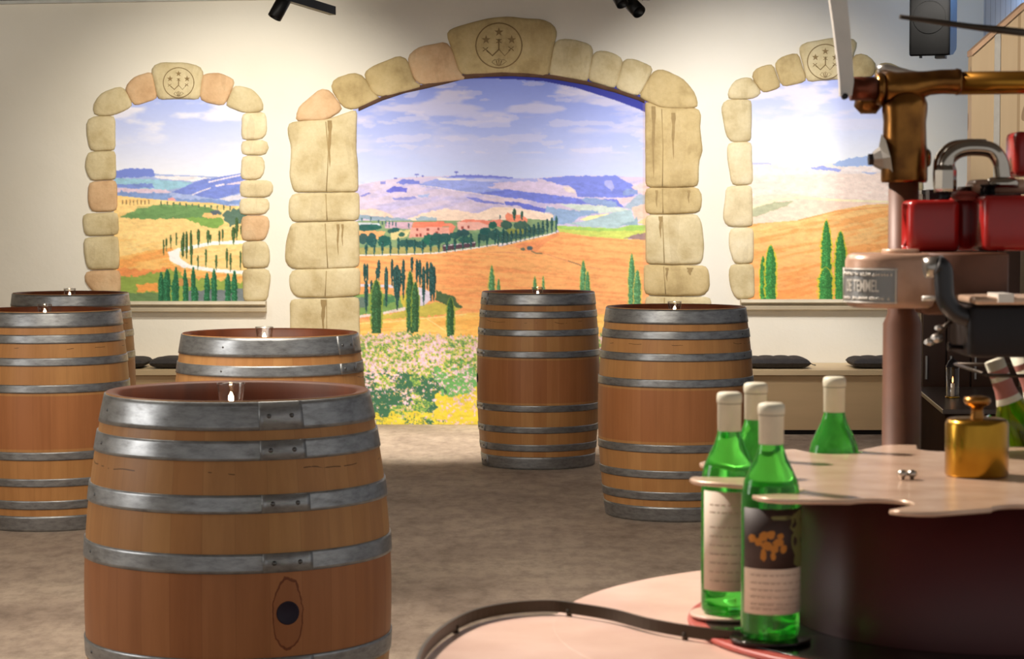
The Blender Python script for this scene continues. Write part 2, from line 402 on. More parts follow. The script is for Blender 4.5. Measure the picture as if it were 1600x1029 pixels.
# ---------------------------------------------------------------- murals (printed landscapes, painted per point of a fine grid)
rs = np.random.RandomState(7)
def vnoise(X, Y, sx, sy, seed, octv=4):
    out = np.zeros_like(X); amp = 1; tot = 0
    for o in range(octv):
        r = np.random.RandomState(seed*17+o); T = r.rand(64, 64)
        u = X/sx*(2**o); v = Y/sy*(2**o)
        iu = np.floor(u).astype(int); iv = np.floor(v).astype(int); fu = u-iu; fv = v-iv
        fu = fu*fu*(3-2*fu); fv = fv*fv*(3-2*fv)
        a = T[iv % 64, iu % 64]; b = T[iv % 64, (iu+1) % 64]; c = T[(iv+1) % 64, iu % 64]; d = T[(iv+1) % 64, (iu+1) % 64]
        out += amp*((a*(1-fu)+b*fu)*(1-fv) + (c*(1-fu)+d*fu)*fv); tot += amp; amp *= .5
    return out/tot
class Canvas:
    def __init__(s, x0, y0, x1, y1, step=1.0):
        s.x0, s.y0, s.x1, s.y1 = x0, y0, x1, y1
        s.nx = int(round((x1-x0)/step))+1; s.ny = int(round((y1-y0)/step))+1
        xs = np.linspace(x0, x1, s.nx); ys = np.linspace(y0, y1, s.ny)
        s.X, s.Y = np.meshgrid(xs, ys); s.img = np.zeros((s.ny, s.nx, 3))
    def fill(s, mask, col, alpha=1.0):
        mask = np.asarray(mask, float)*alpha
        s.img = s.img*(1-mask[..., None]) + np.array(col, float)*mask[..., None]
    def inside(s, pts):
        X, Y = s.X, s.Y; ins = np.zeros(X.shape, bool); n = len(pts)
        for i in range(n):
            (xa, ya), (xb, yb) = pts[i], pts[(i+1) % n]
            if ya == yb: continue
            c = ((ya > Y) != (yb > Y)) & (X < (xb-xa)*(Y-ya)/(yb-ya)+xa); ins ^= c
        return ins
    def poly(s, pts, col, alpha=1.0, rough=0, seed=1):
        if rough:
            X, Y = s.X, s.Y
            dx = (vnoise(X, Y, 5, 5, seed, 2)-.5)*2*rough; dy = (vnoise(X, Y, 5, 5, seed+9, 2)-.5)*2*rough
            s.X, s.Y = X+dx, Y+dy; m = s.inside(pts); s.X, s.Y = X, Y
        else: m = s.inside(pts)
        s.fill(m, col, alpha)
    def line(s, pts, w, col, alpha=1.0):
        m = np.zeros(s.X.shape, bool)
        for (xa, ya), (xb, yb) in zip(pts[:-1], pts[1:]):
            L2 = (xb-xa)**2+(yb-ya)**2+1e-9
            t = np.clip(((s.X-xa)*(xb-xa)+(s.Y-ya)*(yb-ya))/L2, 0, 1)
            m |= (s.X-xa-t*(xb-xa))**2+(s.Y-ya-t*(yb-ya))**2 < (w/2)**2
        s.fill(m, col, alpha)
    def below(s, pts, col, alpha=1.0):
        xs, ys = zip(*sorted(pts)); s.fill(s.Y > np.interp(s.X, xs, ys), col, alpha)
    def blob(s, x, y, rx, ry, col, seed=1, alpha=1.0):
        n = vnoise(s.X, s.Y, 4, 4, seed, 2)
        m = ((s.X-x)/rx)**2+((s.Y-y)/ry)**2 < .55+.9*n
        s.fill(m, col, alpha)
    def cypress(s, x, t, b, w, col=(48, 84, 78), lite=None, shape='spindle'):
        h = b-t; u = (s.Y-t)/h
        if shape == 'spindle': prof = np.sin(np.clip(u, 0, 1)**.62*math.pi)**.75
        else: prof = np.clip(u*3.2, 0, 1)**.55*(1-.10*u)
        n = (vnoise(s.X, s.Y, 2.2, 3.0, int(x*3) % 97, 2)-.5)*.5
        m = (np.abs(s.X-x)/w < prof*(1+n)) & (u > 0) & (u < 1)
        if lite is not None:
            m2 = (np.abs(s.X-x)/(w*1.18) < prof*(1+n)+.1) & (u > -.02) & (u < .9); s.fill(m2, lite, .85)
        s.fill(m, col)
        sp = (np.random.RandomState(int(x) % 91).rand(*s.X.shape) > .80) & m
        s.fill(sp, tuple(min(255, c*1.9+12) for c in col), .55)
        sh = m & (s.X > x+w*.15); s.fill(sh, tuple(c*.7 for c in col), .4)
    def to_mesh(s, name, keep=None, off=.004, hor=280):
        s.hor = hor
        ct, st = math.cos(TH), math.sin(TH)
        u = (s.X-800)/F; v = -(s.Y-514.5)/F; k = (WY-off)/(ct+v*st)
        V = np.stack([u*k, np.full_like(u, WY-off), CAMZ+(-st+v*ct)*k], -1).reshape(-1, 3)
        V[:, 2] = np.maximum(V[:, 2], 0.001)
        idx = np.arange(s.nx*s.ny).reshape(s.ny, s.nx)
        q = np.stack([idx[:-1, :-1], idx[1:, :-1], idx[1:, 1:], idx[:-1, 1:]], -1)
        if keep is not None:
            kk = keep(.5*(s.X[:-1, :-1]+s.X[1:, 1:]), .5*(s.Y[:-1, :-1]+s.Y[1:, 1:])); q = q[kk]
        q = q.reshape(-1, 4)
        me = bpy.data.meshes.new(name)
        me.vertices.add(len(V)); me.vertices.foreach_set('co', V.astype('f').ravel())
        me.loops.add(q.size); me.loops.foreach_set('vertex_index', q.astype('i').ravel())
        me.polygons.add(len(q)); me.polygons.foreach_set('loop_start', np.arange(0, q.size, 4, dtype='i'))
        me.polygons.foreach_set('loop_total', np.full(len(q), 4, 'i'))
        me.update(calc_edges=True); me.validate()
        at = me.color_attributes.new('print', 'FLOAT_COLOR', 'POINT')
        land = np.clip((s.Y-s.hor)/6, .12, 1)[..., None]
        t1 = vnoise(s.X, s.Y, 7, 3.2, 71, 4)-.5; t2 = vnoise(s.X+900, s.Y, 30, 12, 73, 3)-.5
        g = np.random.RandomState(5).rand(*s.X.shape)-.5
        s.img = s.img*(1+land*(t1*.17+t2*.08+g*.06)[..., None])
        pd = np.pad(s.img, ((1, 1), (1, 1), (0, 0)), 'edge')
        s.img = s.img*.5+.125*(pd[:-2, 1:-1]+pd[2:, 1:-1]+pd[1:-1, :-2]+pd[1:-1, 2:])
        c = np.clip(s.img, 0, 255)/255
        c = np.where(c <= .04045, c/12.92, ((c+.055)/1.055)**2.4).reshape(-1, 3)*SAT_GAIN
        c = np.concatenate([c, np.ones((len(c), 1))], 1)
        at.data.foreach_set('color', c.astype('f').ravel())
        me.materials.append(M['mural'])
        o = bpy.data.objects.new(name, me); C.objects.link(o); return o
SAT_GAIN = .95
def sky(cv, top, bot, y0, y1, cloud, thr, seed, sx=70, sy=17, fade=None):
    t = np.clip((cv.Y-y0)/(y1-y0), 0, 1)[..., None]
    cv.img = np.array(top, float)*(1-t)+np.array(bot, float)*t
    n = vnoise(cv.X, cv.Y, sx, sy, seed, 5)
    m = np.clip((n-thr)*7, 0, 1)*np.clip(1.15-t[..., 0]*1.25, 0, 1)
    cv.fill(m, cloud, .85)
def streak(cv, mask, cols, seed, sx, sy, amt=.5, tilt=0):
    n = vnoise(cv.X, cv.Y+cv.X*tilt, sx, sy, seed, 5)
    cv.fill(mask & (n > .5), cols[0], amt*1.0); 
    cv.fill(mask & (n < .42), cols[1], amt*.8)

# --- middle mural
cv = Canvas(552, 112, 1014, 663, 1.0)
sky(cv, (140, 156, 236), (206, 214, 244), 112, 285, (226, 218, 236), .50, 3)
cv.fill(vnoise(cv.X, cv.Y, 46, 12, 21, 4)*(cv.Y < 240) > .56, (222, 216, 238), .45)
A = lambda *p: [(560+x/5.717, 240+y/5.717) for x, y in p]
B = lambda *p: [(780+x/5.717, 240+y/5.717) for x, y in p]
skyl = A((-60,285),(0,278),(180,245),(380,215),(560,205),(760,200),(1050,192),(1300,212))+B((60,214),(200,222),(350,218),(600,200),(1040,195),(1100,205),(1305,212),(1400,212))
cv.below(skyl, (206, 194, 226))
lm = cv.Y > np.interp(cv.X, *zip(*sorted(skyl)))
streak(cv, lm & (cv.Y < 345), ((216, 200, 222), (190, 184, 228)), 5, 40, 7, .7, .2)
cv.poly(A((540,270),(760,208),(1380,212),(1380,388),(1150,368),(900,330),(700,310),(560,292)), (156, 168, 232), 1, 1.0)
cv.poly(A((780,206),(870,192),(1050,188),(1380,210),(1380,222),(1100,216)), (122, 130, 214), 1, 1.2)
cv.poly(A((900,225),(1100,222),(1372,240),(1372,250),(1000,245)), (196, 196, 230))
cv.poly(A((1200,262),(1380,240),(1380,312),(1260,300)), (212, 196, 226), 1, 1)
cv.poly(A((700,215),(960,222),(900,240),(720,238)), (232, 226, 228))
cv.poly(A((240,335),(290,300),(340,290),(430,308),(425,336),(300,352)), (112, 116, 214), 1, 2)
cv.poly(A((340,255),(400,222),(460,235),(545,242),(545,272),(380,272)), (122, 132, 216), 1, 2)
cv.poly(A((190,250),(240,245),(240,275),(195,275)), (140, 140, 212), 1, 1.5)
cv.poly(A((10,375),(90,345),(120,350),(30,385)), (140, 140, 214), 1, 1)
cv.poly(A((300,395),(500,380),(530,400),(440,415),(320,412)), (150, 152, 220), 1, 1)
cv.poly(A((530,370),(640,360),(620,388),(540,388)), (170, 186, 232), 1, 1)
cv.line(A((560,285),(700,300),(900,335),(1150,372),(1372,390)), 1.2, (232, 216, 226))
for x, y, w in ((335,220,14),(520,186,18),(575,200,9),(875,165,16)):
    (px, py), = A((x, y)); cv.blob(px, py, w/5, 1.3, (112, 118, 200), 3); cv.line([(px, py), (px, py+5)], .8, (120, 120, 190), .7)
cv.poly(A((-20,500),(150,492),(310,555),(310,575),(-20,575)), (246, 212, 190), .9, 2)
cv.poly(A((380,600),(560,540),(760,488),(1000,525),(1380,535),(1380,605),(400,610)), (250, 222, 198), .9, 2)
cv.poly(A((0,540),(200,560),(480,585),(480,605),(0,585)), (150, 170, 190), 1, 2)
cv.poly(A((515,575),(560,560),(700,572),(700,600),(520,600)), (165, 185, 200), 1, 2)
cv.poly(A((960,388),(1050,392),(1120,420),(1280,435),(1310,452),(1200,448),(1060,432)), (132, 138, 218), 1, 1)
cv.poly(A((1310,432),(1380,420),(1380,466),(1315,458)), (116, 126, 214), 1, 1)
# right-hand hills
cv.poly(B((-80,225),(340,222),(345,250),(60,250)), (170, 176, 230), 1, 1)
cv.poly(B((345,222),(600,200),(1040,195),(1180,270),(1245,330),(1200,382),(1090,392),(700,385),(670,320),(560,280)), (128, 140, 224), 1, 1.5)
cv.poly(B((-110,300),(40,262),(260,240),(500,272),(620,282),(690,330),(695,378),(500,372),(200,335),(60,325)), (216, 200, 228), 1, 1.5)
cv.poly(B((560,290),(640,300),(690,350),(600,340)), (236, 220, 214), 1, 1)
cv.poly(B((-190,352),(80,318),(400,358),(700,398),(1050,408),(1115,480),(1000,470),(780,452),(400,442),(200,402),(0,380)), (122, 134, 222), 1, 1.5)
cv.poly(B((-150,400),(60,390),(200,420),(280,440),(60,450)), (222, 204, 220))
cv.poly(B((50,428),(120,424),(420,490),(400,522),(260,508),(190,470),(50,452)), (112, 122, 214), 1, 1.5)
cv.poly(B((940,240),(1000,235),(1030,310),(1000,330),(950,290)), (180, 180, 228), .8, 1.5)
cv.poly(B((540,450),(780,455),(1110,482),(1170,512),(900,532),(700,505)), (208, 220, 212), 1, 1)
cv.poly(B((720,400),(830,392),(1040,430),(1060,470),(1000,480),(780,440)), (146, 168, 214), 1, 2)
cv.poly(B((-260,560),(-60,480),(100,478),(300,505),(490,545),(480,592),(-20,600)), (252, 226, 206))
cv.poly(B((430,470),(620,500),(880,515),(880,535),(720,560),(650,620),(520,635),(470,590),(500,545),(400,520)), (150, 176, 214), 1, 3)
cv.poly(B((720,590),(800,555),(990,533),(900,570),(790,600)), (250, 234, 176))
cv.poly(B((600,625),(800,595),(1000,530),(1180,498),(1210,600),(1050,665),(800,655)), (176, 200, 208), 1, 1)
cv.poly(B((1180,300),(1305,250),(1330,250),(1330,380),(1240,345)), (238, 202, 204), 1, 1)
cv.poly(B((1100,345),(1140,310),(1240,330),(1240,360),(1110,375)), (140, 158, 210), 1, 2)
cv.poly(B((1050,400),(1210,385),(1205,425),(1080,450)), (238, 202, 212))
cv.poly(B((1120,480),(1230,370),(1330,360),(1330,470),(1200,500)), (170, 186, 206), 1, 2)
cv.poly(B((1185,478),(1300,450),(1330,450),(1330,600),(1220,590),(1195,530)), (244, 198, 182), 1, 1)
cv.poly(B((1080,640),(1190,600),(1230,560),(1240,640)), (150, 176, 190), 1, 2)
cv.poly(B((1230,615),(1330,560),(1330,645)), (246, 206, 150))
cv.poly(B((500,640),(700,652),(1050,668),(1160,640),(1330,640),(1330,745),(1100,765),(800,740),(540,705)), (206, 216, 112))
cv.poly(B((500,640),(700,652),(1050,668),(1160,640),(1330,640),(1330,685),(900,690),(560,675)), (170, 208, 110), 1, 1)
cv.poly(B((1110,760),(1180,735),(1330,705),(1330,768)), (160, 132, 130), 1, 2)
# orange fields
of = [(545, 400)]+A((0,908),(700,886),(1000,850),(1250,815))+B((0,830),(280,765),(520,700),(580,702),(800,738),(1100,762),(1330,768))
cv.below(of, (250, 174, 112)); om = cv.Y > np.interp(cv.X, *zip(*sorted(of)))
streak(cv, om, ((254, 188, 120), (244, 156, 100)), 8, 60, 3.2, .6, -.08)
cv.poly(B((120,820),(400,760),(520,700),(540,730),(420,790),(330,880),(200,860)), (240, 150, 104), .7, 1.5)
cv.line(B((-100,880),(200,885),(400,890),(620,960),(740,1000),(900,1030)), 1.2, (228, 150, 110), .8)
cv.blob(*B((272,845))[0], 5, 3.2, (84, 104, 110), 5); cv.blob(*B((210,852))[0], 3.4, 2, (110, 120, 100), 6)
cv.line(B((290,870),(325,888),(380,890)), 1.6, (120, 116, 90), .8); cv.line(B((620,958),(700,985),(735,1000)), 1.8, (150, 120, 90), .8)
# farmstead
g = [(545, 346)]+A((0,600),(480,600),(900,600),(1372,590))+B((250,580),(510,600),(512,705))+B((280,765),(0,822))+A((1250,815),(1000,850),(700,886),(0,908))
cv.poly(g+[(545, 400)], (138, 164, 122))
cv.poly(A((-60,610),(180,620),(200,640),(-60,650)), (206, 214, 224)); cv.poly(A((240,608),(490,608),(470,672),(240,664)), (206, 172, 190))
cv.poly(A((-60,690),(240,690),(200,760),(-60,750)), (248, 176, 120), 1, 2); cv.poly(A((280,690),(470,680),(440,740),(300,770)), (224, 208, 150), 1, 2)
cv.poly(A((700,760),(1100,690),(1300,700),(1300,780),(800,860)), (120, 158, 120), 1, 2)
cv.poly(A((-60,840),(760,830),(740,885),(-60,905)), (176, 170, 108), 1, 2)
cv.poly(A((880,610),(960,588),(1170,610),(1180,660),(1060,680),(890,690)), (240, 184, 172))
cv.poly(A((900,608),(960,586),(1120,592),(1170,612),(1165,640),(1080,610),(960,612)), (240, 142, 120))
cv.poly(A((1140,600),(1270,586),(1290,600),(1280,655),(1170,640)), (242, 148, 126))
cv.poly(A((470,660),(830,652),(828,735),(450,750)), (240, 172, 158)); cv.poly(A((492,612),(760,604),(800,650),(478,662)), (248, 138, 112))
cv.poly(A((770,620),(830,620),(870,650),(830,725),(815,725),(810,655)), (246, 150, 124))
for x, y in ((526,675),(620,675),(715,672),(525,728),(556,726),(620,720),(700,705),(930,660),(985,655)):
    (px, py), = A((x, y)); cv.poly([(px-2, py-2), (px+1.6, py-2), (px+1.6, py+2.2), (px-2, py+2.2)], (150, 70, 66), .9)
cv.poly(B((55,548),(75,525),(120,545),(200,545),(255,585),(250,612),(60,610)), (244, 148, 118))
cv.poly(A((750,815),(1040,785),(1050,800),(1040,830),(760,870)), (92, 70, 84), 1, 1)
cv.line(A((760,822),(1040,792)), 1.3, (226, 220, 224)); 
random.seed(4)
for x, y, rx, ry in [(60,660,70,30),(140,655,60,26),(40,760,46,50),(120,770,50,60),(230,780,60,50),(290,690,30,20),(330,680,34,20),(385,720,28,22),(400,800,50,30),
                     (470,800,60,34),(560,810,50,30),(640,770,70,50),(700,760,60,50),(770,750,60,40),(870,730,60,30),(930,710,60,34),(960,770,70,30),(1120,730,46,50),
                     (1130,690,50,34),(1220,720,56,50),(1200,640,34,34),(1330,640,40,40),(1320,730,70,40)]:
    (px, py), = A((x, y)); cv.blob(px, py, rx/5.7, ry/5.7, (46+random.randint(-8, 10), 92+random.randint(-8, 12), 90), int(x), .95)
for x, y, rx, ry in [(60,630,46,36),(200,640,70,40),(120,720,110,40),(260,700,90,44),(360,690,50,30),(60,760,70,50)]:
    (px, py), = B((x, y)); cv.blob(px, py, rx/5.7, ry/5.7, (70, 104, 92), int(x)+3, .95)
cv.poly(B((70,672),(200,668),(260,690),(200,712),(80,716)), (160, 164, 80), .8, 2)
cv.line(A((-20,908),(400,900),(700,886),(1000,848),(1300,800))+B((0,815),(280,757),(440,722),(512,700)), 2.2, (240, 232, 230))
for x, t, b in [(30,570,610),(110,560,612),(180,590,625),(215,600,640),(245,590,650),(275,600,660),(305,600,650),(335,610,660),(450,620,670),(1265,545,590)]:
    (px, tt), (_, bb) = A((x, t), (x, b)); cv.cypress(px, tt, bb, 1.1, (70, 100, 110))
for i, x in enumerate(range(70, 1340, 72)):
    y = np.interp(x, [0, 400, 700, 1000, 1300], [912, 902, 888, 852, 802]); hh = 110+((i*37) % 50)
    (px, tt), (_, bb) = A((x, y-hh), (x, y+6)); cv.cypress(px, tt, bb, 2.2, (46, 88, 86))
for i in range(14):
    x = -10+i*40; y = np.interp(x, [0, 280, 510], [824, 764, 704])
    (px, tt), (_, bb) = B((x, y-100-i*4), (x, y+4)); cv.cypress(px, tt, bb, 2.0, (52, 88, 88))
for x, t, b, w in ((135,490,600,2.8),(203,510,600,2.2)):
    (px, tt), (_, bb) = B((x, t), (x, b)); cv.cypress(px, tt, bb, w, (60, 92, 80))
# road bend and cypress grove
D = lambda *p: [(560+x/6.43, 380+y/6.43) for x, y in p]
cv.poly(D((-60,405),(340,415),(350,445),(-60,430)), (228, 218, 232))
cv.poly(D((-60,440),(350,445),(480,480),(440,560),(-60,520)), (250, 172, 110), 1, 1)
cv.poly(D((-60,505),(480,520),(600,560),(600,650),(-60,735)), (130, 166, 96), 1, 3)
cv.poly(D((-60,540),(100,540),(100,640),(-60,660)), (110, 130, 122), 1, 2); cv.poly(D((230,540),(360,520),(370,590),(250,630)), (84, 136, 96), 1, 2)
cv.poly(D((420,520),(520,500),(600,640),(440,640)), (214, 196, 84), 1, 2)
cv.poly(D((590,435),(640,450),(730,490),(735,560),(640,640),(590,640),(580,520)), (228, 218, 236))
cv.poly(D((780,470),(850,505),(950,522),(1000,590),(1048,650),(960,682),(880,622),(780,570)), (84, 108, 76), 1, 3)
cv.poly(D((220,730),(600,640),(780,590),(900,620),(1040,660),(900,700),(600,745),(250,760)), (206, 190, 92), 1, 3)
cv.poly(D((-60,730),(200,700),(480,636),(600,640),(440,680),(230,715),(-60,760)), (234, 218, 210))
yf = D((-60,800),(250,770),(700,742),(1100,700),(1320,692))
cv.below(yf+[(1014, 492)], (253, 196, 106)); ym = cv.Y > np.interp(cv.X, *zip(*sorted(yf+[(1014, 492)])))
streak(cv, ym, ((255, 208, 120), (248, 176, 92)), 12, 50, 4, .6, .1)
cv.line(D((-60,810),(300,790),(700,750),(1080,712)), 1.6, (255, 222, 150)); cv.line(D((680,750),(880,880)), 1.6, (255, 224, 150)); cv.line(D((250,860),(480,850),(900,900)), 1.5, (255, 220, 140), .6)
for x, t, b, w in [(62,200,400,14),(88,205,430,14),(78,370,715,19),(205,165,380,15),(185,245,400,12),(132,370,580,14),(280,235,655,20),(338,155,445,14),(390,215,680,30),
                   (370,235,560,22),(418,260,480,16),(452,160,580,18),(538,135,300,15),(587,160,420,15),(618,165,440,16),(655,230,630,19),(692,180,480,16),(730,190,600,22),(757,230,590,22)]:
    (px, tt), (_, bb) = D((x, t), (x, b)); cv.cypress(px, tt, bb, w/6.43, (46, 80, 78))
for x, t, b, w in [(180,365,905,52),(520,278,905,36),(572,390,890,36),(925,545,935,36)]:
    (px, tt), (_, bb) = D((x, t), (x, b)); cv.cypress(px, tt, bb, w/6.43, (58, 96, 62), (150, 170, 70), 'column')
E_ = lambda x, y: (740+x/5.714, 360+y/5.714)
for x, t, b, w in [(162,312,800,27),(224,430,800,18),(547,410,800,20),(622,405,800,15),(980,268,800,28),(1018,360,800,22),(1412,205,800,30),(1462,350,800,32)]:
    px, tt = E_(x, t); cv.cypress(px, tt, 505, w/5.714, (88, 140, 92), (216, 196, 96), 'column')
# flower meadow
ft = [(545, 520), (580, 523), (620, 519), (660, 520), (700, 526), (740, 524), (1014, 522)]
edge = np.interp(cv.X, *zip(*ft))+(vnoise(cv.X, cv.Y, 4, 30, 33, 3)-.5)*16
mm = cv.Y > edge
pal = np.array([(84, 130, 84), (120, 160, 84), (152, 186, 90), (190, 206, 92), (222, 216, 90), (236, 200, 110), (214, 178, 190), (222, 176, 206), (236, 204, 224), (246, 226, 226)], float)
n1 = vnoise(cv.X, cv.Y, 26, 20, 41, 3); n2 = rs.rand(*cv.X.shape)
cl = vnoise(cv.X, cv.Y, 3.6, 3.2, 61, 3)*.7+vnoise(cv.X, cv.Y, 40, 26, 63, 2)*.3-np.clip((cv.Y-560)/900, -.04, .1)
cl = cl.ravel().argsort().argsort().reshape(cl.shape)/cl.size
mixr = np.clip(.62*cl+.38*n2, 0, .999)
mixr = mixr.ravel().argsort().argsort().reshape(mixr.shape)/mixr.size
idx = np.minimum((mixr*10).astype(int), 9)
base = pal[idx]
t = np.clip((cv.Y-530)/120, 0, 1)
WX = cv.X+(vnoise(cv.X, cv.Y, 12, 12, 55, 3)-.5)*60; WYy = cv.Y+(vnoise(cv.X, cv.Y, 12, 12, 57, 3)-.5)*50
deep = (n1 > .46) & (WYy > 582) & (WX < 696)
base = np.where((deep & (mixr < .5))[..., None], np.array((66, 112, 84.)), base)
gr = (WX > 684) & (WYy > 578) & (WYy < 626) & (mixr < .55)
base = np.where(gr[..., None], np.array((112, 172, 100.)), base)
yl = ((WX > 684) & (WYy > 616) & (mixr < .5)) | ((WYy > 650) & (mixr < .30))
base = np.where(yl[..., None], np.array((226, 204, 70.)), base)
cv.img = np.where(mm[..., None], base, cv.img)
hz = np.clip(1-(cv.Y-edge)/30, 0, 1)*mm; cv.fill(hz*(n2 > .4), (222, 180, 180), .35)
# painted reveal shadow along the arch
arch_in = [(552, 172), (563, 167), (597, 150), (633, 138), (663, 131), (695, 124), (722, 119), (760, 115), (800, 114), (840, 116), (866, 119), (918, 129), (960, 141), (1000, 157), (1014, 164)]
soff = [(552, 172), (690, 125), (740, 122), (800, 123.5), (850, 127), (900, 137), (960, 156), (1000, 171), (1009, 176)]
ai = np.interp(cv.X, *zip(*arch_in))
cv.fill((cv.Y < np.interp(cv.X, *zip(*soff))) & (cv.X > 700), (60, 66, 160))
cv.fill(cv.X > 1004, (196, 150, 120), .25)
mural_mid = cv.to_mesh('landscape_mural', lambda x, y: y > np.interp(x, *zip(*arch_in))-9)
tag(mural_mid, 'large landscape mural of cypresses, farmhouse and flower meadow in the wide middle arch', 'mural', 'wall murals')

# --- left mural
cv = Canvas(178, 150, 386, 474, 1.0)
sky(cv, (168, 184, 244), (236, 238, 252), 150, 270, (244, 240, 248), .52, 14, 60, 18)
L = lambda *p: [(170+x/4.287, 240+y/4.287) for x, y in p]
cv.below(L((0,140),(90,135),(300,130),(340,138),(600,148),(740,155),(870,132),(960,128)), (168, 184, 232))
cv.poly(L((20,120),(110,100),(285,102),(310,130),(310,150),(20,165)), (122, 140, 220), 1, 2)
cv.poly(L((300,150),(560,150),(690,165),(560,185),(320,165)), (238, 232, 240), 1, 1)
cv.poly(L((40,165),(300,172),(560,190),(540,215),(400,245),(40,220)), (156, 200, 224), 1, 1)
cv.poly(L((40,205),(200,205),(290,195),(300,228),(200,232),(40,226)), (128, 150, 220), 1, 2)
cv.poly(L((40,230),(380,240),(420,262),(40,262)), (222, 200, 222), 1, 1)
cv.poly(L((420,262),(540,205),(620,175),(750,155),(960,120),(960,240),(720,305),(560,275)), (124, 142, 220), 1, 1)
cv.line(L((560,275),(620,250),(680,230)), 2, (224, 216, 236)); cv.line(L((670,190),(780,165),(900,140)), 2.4, (232, 222, 240)); cv.line(L((720,215),(770,205)), 3, (226, 218, 238))
cv.poly(L((780,205),(900,180),(960,180),(960,200),(800,208)), (222, 206, 228))
cv.poly(L((40,248),(200,260),(400,265),(430,300),(780,310),(960,300),(960,330),(700,350),(40,300)), (134, 160, 216), 1, 3)
cv.poly(L((740,300),(860,275),(960,270),(960,300),(800,318)), (222, 220, 236), 1, 1)
cv.poly(L((395,300),(430,292),(455,315),(400,318)), (244, 170, 170))
gf = L((0,278),(60,280),(250,300),(450,318),(700,330),(800,350),(960,352))
cv.below(gf, (252, 218, 150)); m = cv.Y > np.interp(cv.X, *zip(*sorted(gf)))
streak(cv, m, ((254, 214, 142), (250, 196, 118)), 15, 60, 5, .6, .1)
cv.poly(L((70,425),(150,385),(300,345),(420,340),(640,352),(760,390),(740,440),(500,432),(300,438),(120,432)), (122, 162, 104), 1, 2)
for k in range(9):
    cv.line(L((130+k*8, 428-k*9), (740-k*6, 436-k*9)), .8, (92, 132, 84), .5)
cv.poly(L((640,398),(700,392),(760,420),(700,440),(620,420)), (250, 196, 130), 1, 1)
cv.poly(L((500,425),(760,430),(780,470),(700,500),(600,470)), (136, 176, 92), 1, 3)
cv.poly(L((680,385),(740,378),(760,410),(700,408)), (96, 108, 120), 1, 2); cv.poly(L((770,400),(840,370),(960,360),(960,450),(820,480),(770,440)), (96, 124, 110), 1, 4)
for i in range(8): (px, tt), (_, bb) = L((92+i*25, 308), (92+i*25, 345)); cv.cypress(px, tt, bb, 1.1, (150, 120, 84))
for i in range(12): (px, tt), (_, bb) = L((350+i*42, 316+i*3), (350+i*42, 352+i*3)); cv.cypress(px, tt, bb, 1.3, (100, 120, 90))
cv.poly(L((60,690),(250,655),(430,625),(400,700),(430,745),(500,775),(960,830),(960,900),(60,900)), (250, 190, 110), 1, 1)
streak(cv, cv.inside(L((60,690),(430,625),(430,745),(960,830),(960,900),(60,900))), ((252, 200, 124), (242, 160, 92)), 18, 40, 4, .7, .2)
cv.poly(L((60,760),(250,780),(420,760),(430,800),(60,850)), (242, 150, 92), .8, 3)
cv.line(L((960,590),(700,598),(560,625),(470,645),(430,680),(450,720),(540,755),(700,780),(960,800)), 5.5, (255, 255, 255))
cv.poly(L((395,660),(470,630),(480,700),(560,755),(500,765),(410,715)), (255, 255, 255), 1, 1)
cv.poly(L((80,830),(300,800),(420,770),(520,830),(900,860),(960,960),(60,1000)), (150, 172, 86), 1, 4)
cv.poly(L((180,880),(320,860),(330,920),(190,930)), (246, 168, 90), 1, 3); cv.poly(L((470,830),(560,840),(560,900),(470,880)), (206, 150, 90), 1, 3)
cv.poly(L((80,935),(340,930),(340,1020),(80,1020)), (110, 138, 92), 1, 2); cv.poly(L((500,920),(960,900),(960,1020),(500,1020)), (122, 130, 134), 1, 2)
for x, t, b, w in [(367,575,690,6),(386,562,655,6),(415,540,640,5),(453,528,625,6),(500,525,700,8),(494,560,700,12),(521,520,720,9),(551,510,760,9),(555,600,760,7),(600,505,628,11),(665,510,612,11),(680,540,600,8),
                   (741,512,612,7),(763,505,588,7),(597,680,785,6),(651,635,765,8),(720,675,780,9),(791,630,780,8),(816,665,800,7),(835,490,612,13),(857,425,580,12),(882,650,785,7),(885,480,550,6)]:
    (px, tt), (_, bb) = L((x, t), (x, b)); cv.cypress(px, tt, bb, w/4.287, (72, 98, 62))
for x, t, w in [(350,790,20),(390,770,24),(450,755,16),(446,820,26),(510,770,14),(516,820,18),(566,755,16),(582,890,18),(658,795,20),(705,770,20),(798,800,22),(842,780,20)]:
    (px, tt), = L((x, t)); cv.cypress(px, tt, 478, w/4.287, (46, 104, 72), None, 'column')
mural_left = cv.to_mesh('landscape_mural', lambda x, y: y > np.interp(x, [178, 209, 247, 278, 312, 352, 382], [181, 165, 156, 153, 156, 165, 178])-7, hor=272)
tag(mural_left, 'landscape mural of a winding white road in the left stone window', 'mural', 'wall murals')

# --- right mural
cv = Canvas(1168, 118, 1404, 470, 1.0)
sky(cv, (176, 188, 246), (244, 246, 254), 118, 250, (240, 232, 246), .50, 24, 60, 16)
R = lambda *p: [(1160+x/2.858, 120+y/2.858) for x, y in p]
cv.below(R((0,388),(200,385),(400,385),(480,368),(540,355),(700,360)), (246, 232, 228))
cv.poly(R((400,388),(480,365),(560,352),(700,350),(700,395),(430,400)), (170, 192, 236), 1, 2); cv.poly(R((300,402),(360,398),(440,412),(430,425),(310,412)), (160, 170, 232), 1, 2)
cv.poly(R((30,380),(130,384),(130,392),(30,392)), (196, 200, 236), 1, 1); cv.poly(R((530,425),(600,428),(580,440)), (176, 190, 232), 1, 1)
cv.below(R((0,440),(700,430)), (252, 226, 210), .7)
cv.below(R((0,545),(60,530),(230,520),(330,540),(700,560)), (250, 220, 200))
cv.poly(R((20,590),(140,560),(230,552),(200,575),(60,625),(20,635)), (190, 192, 160), 1, 2)
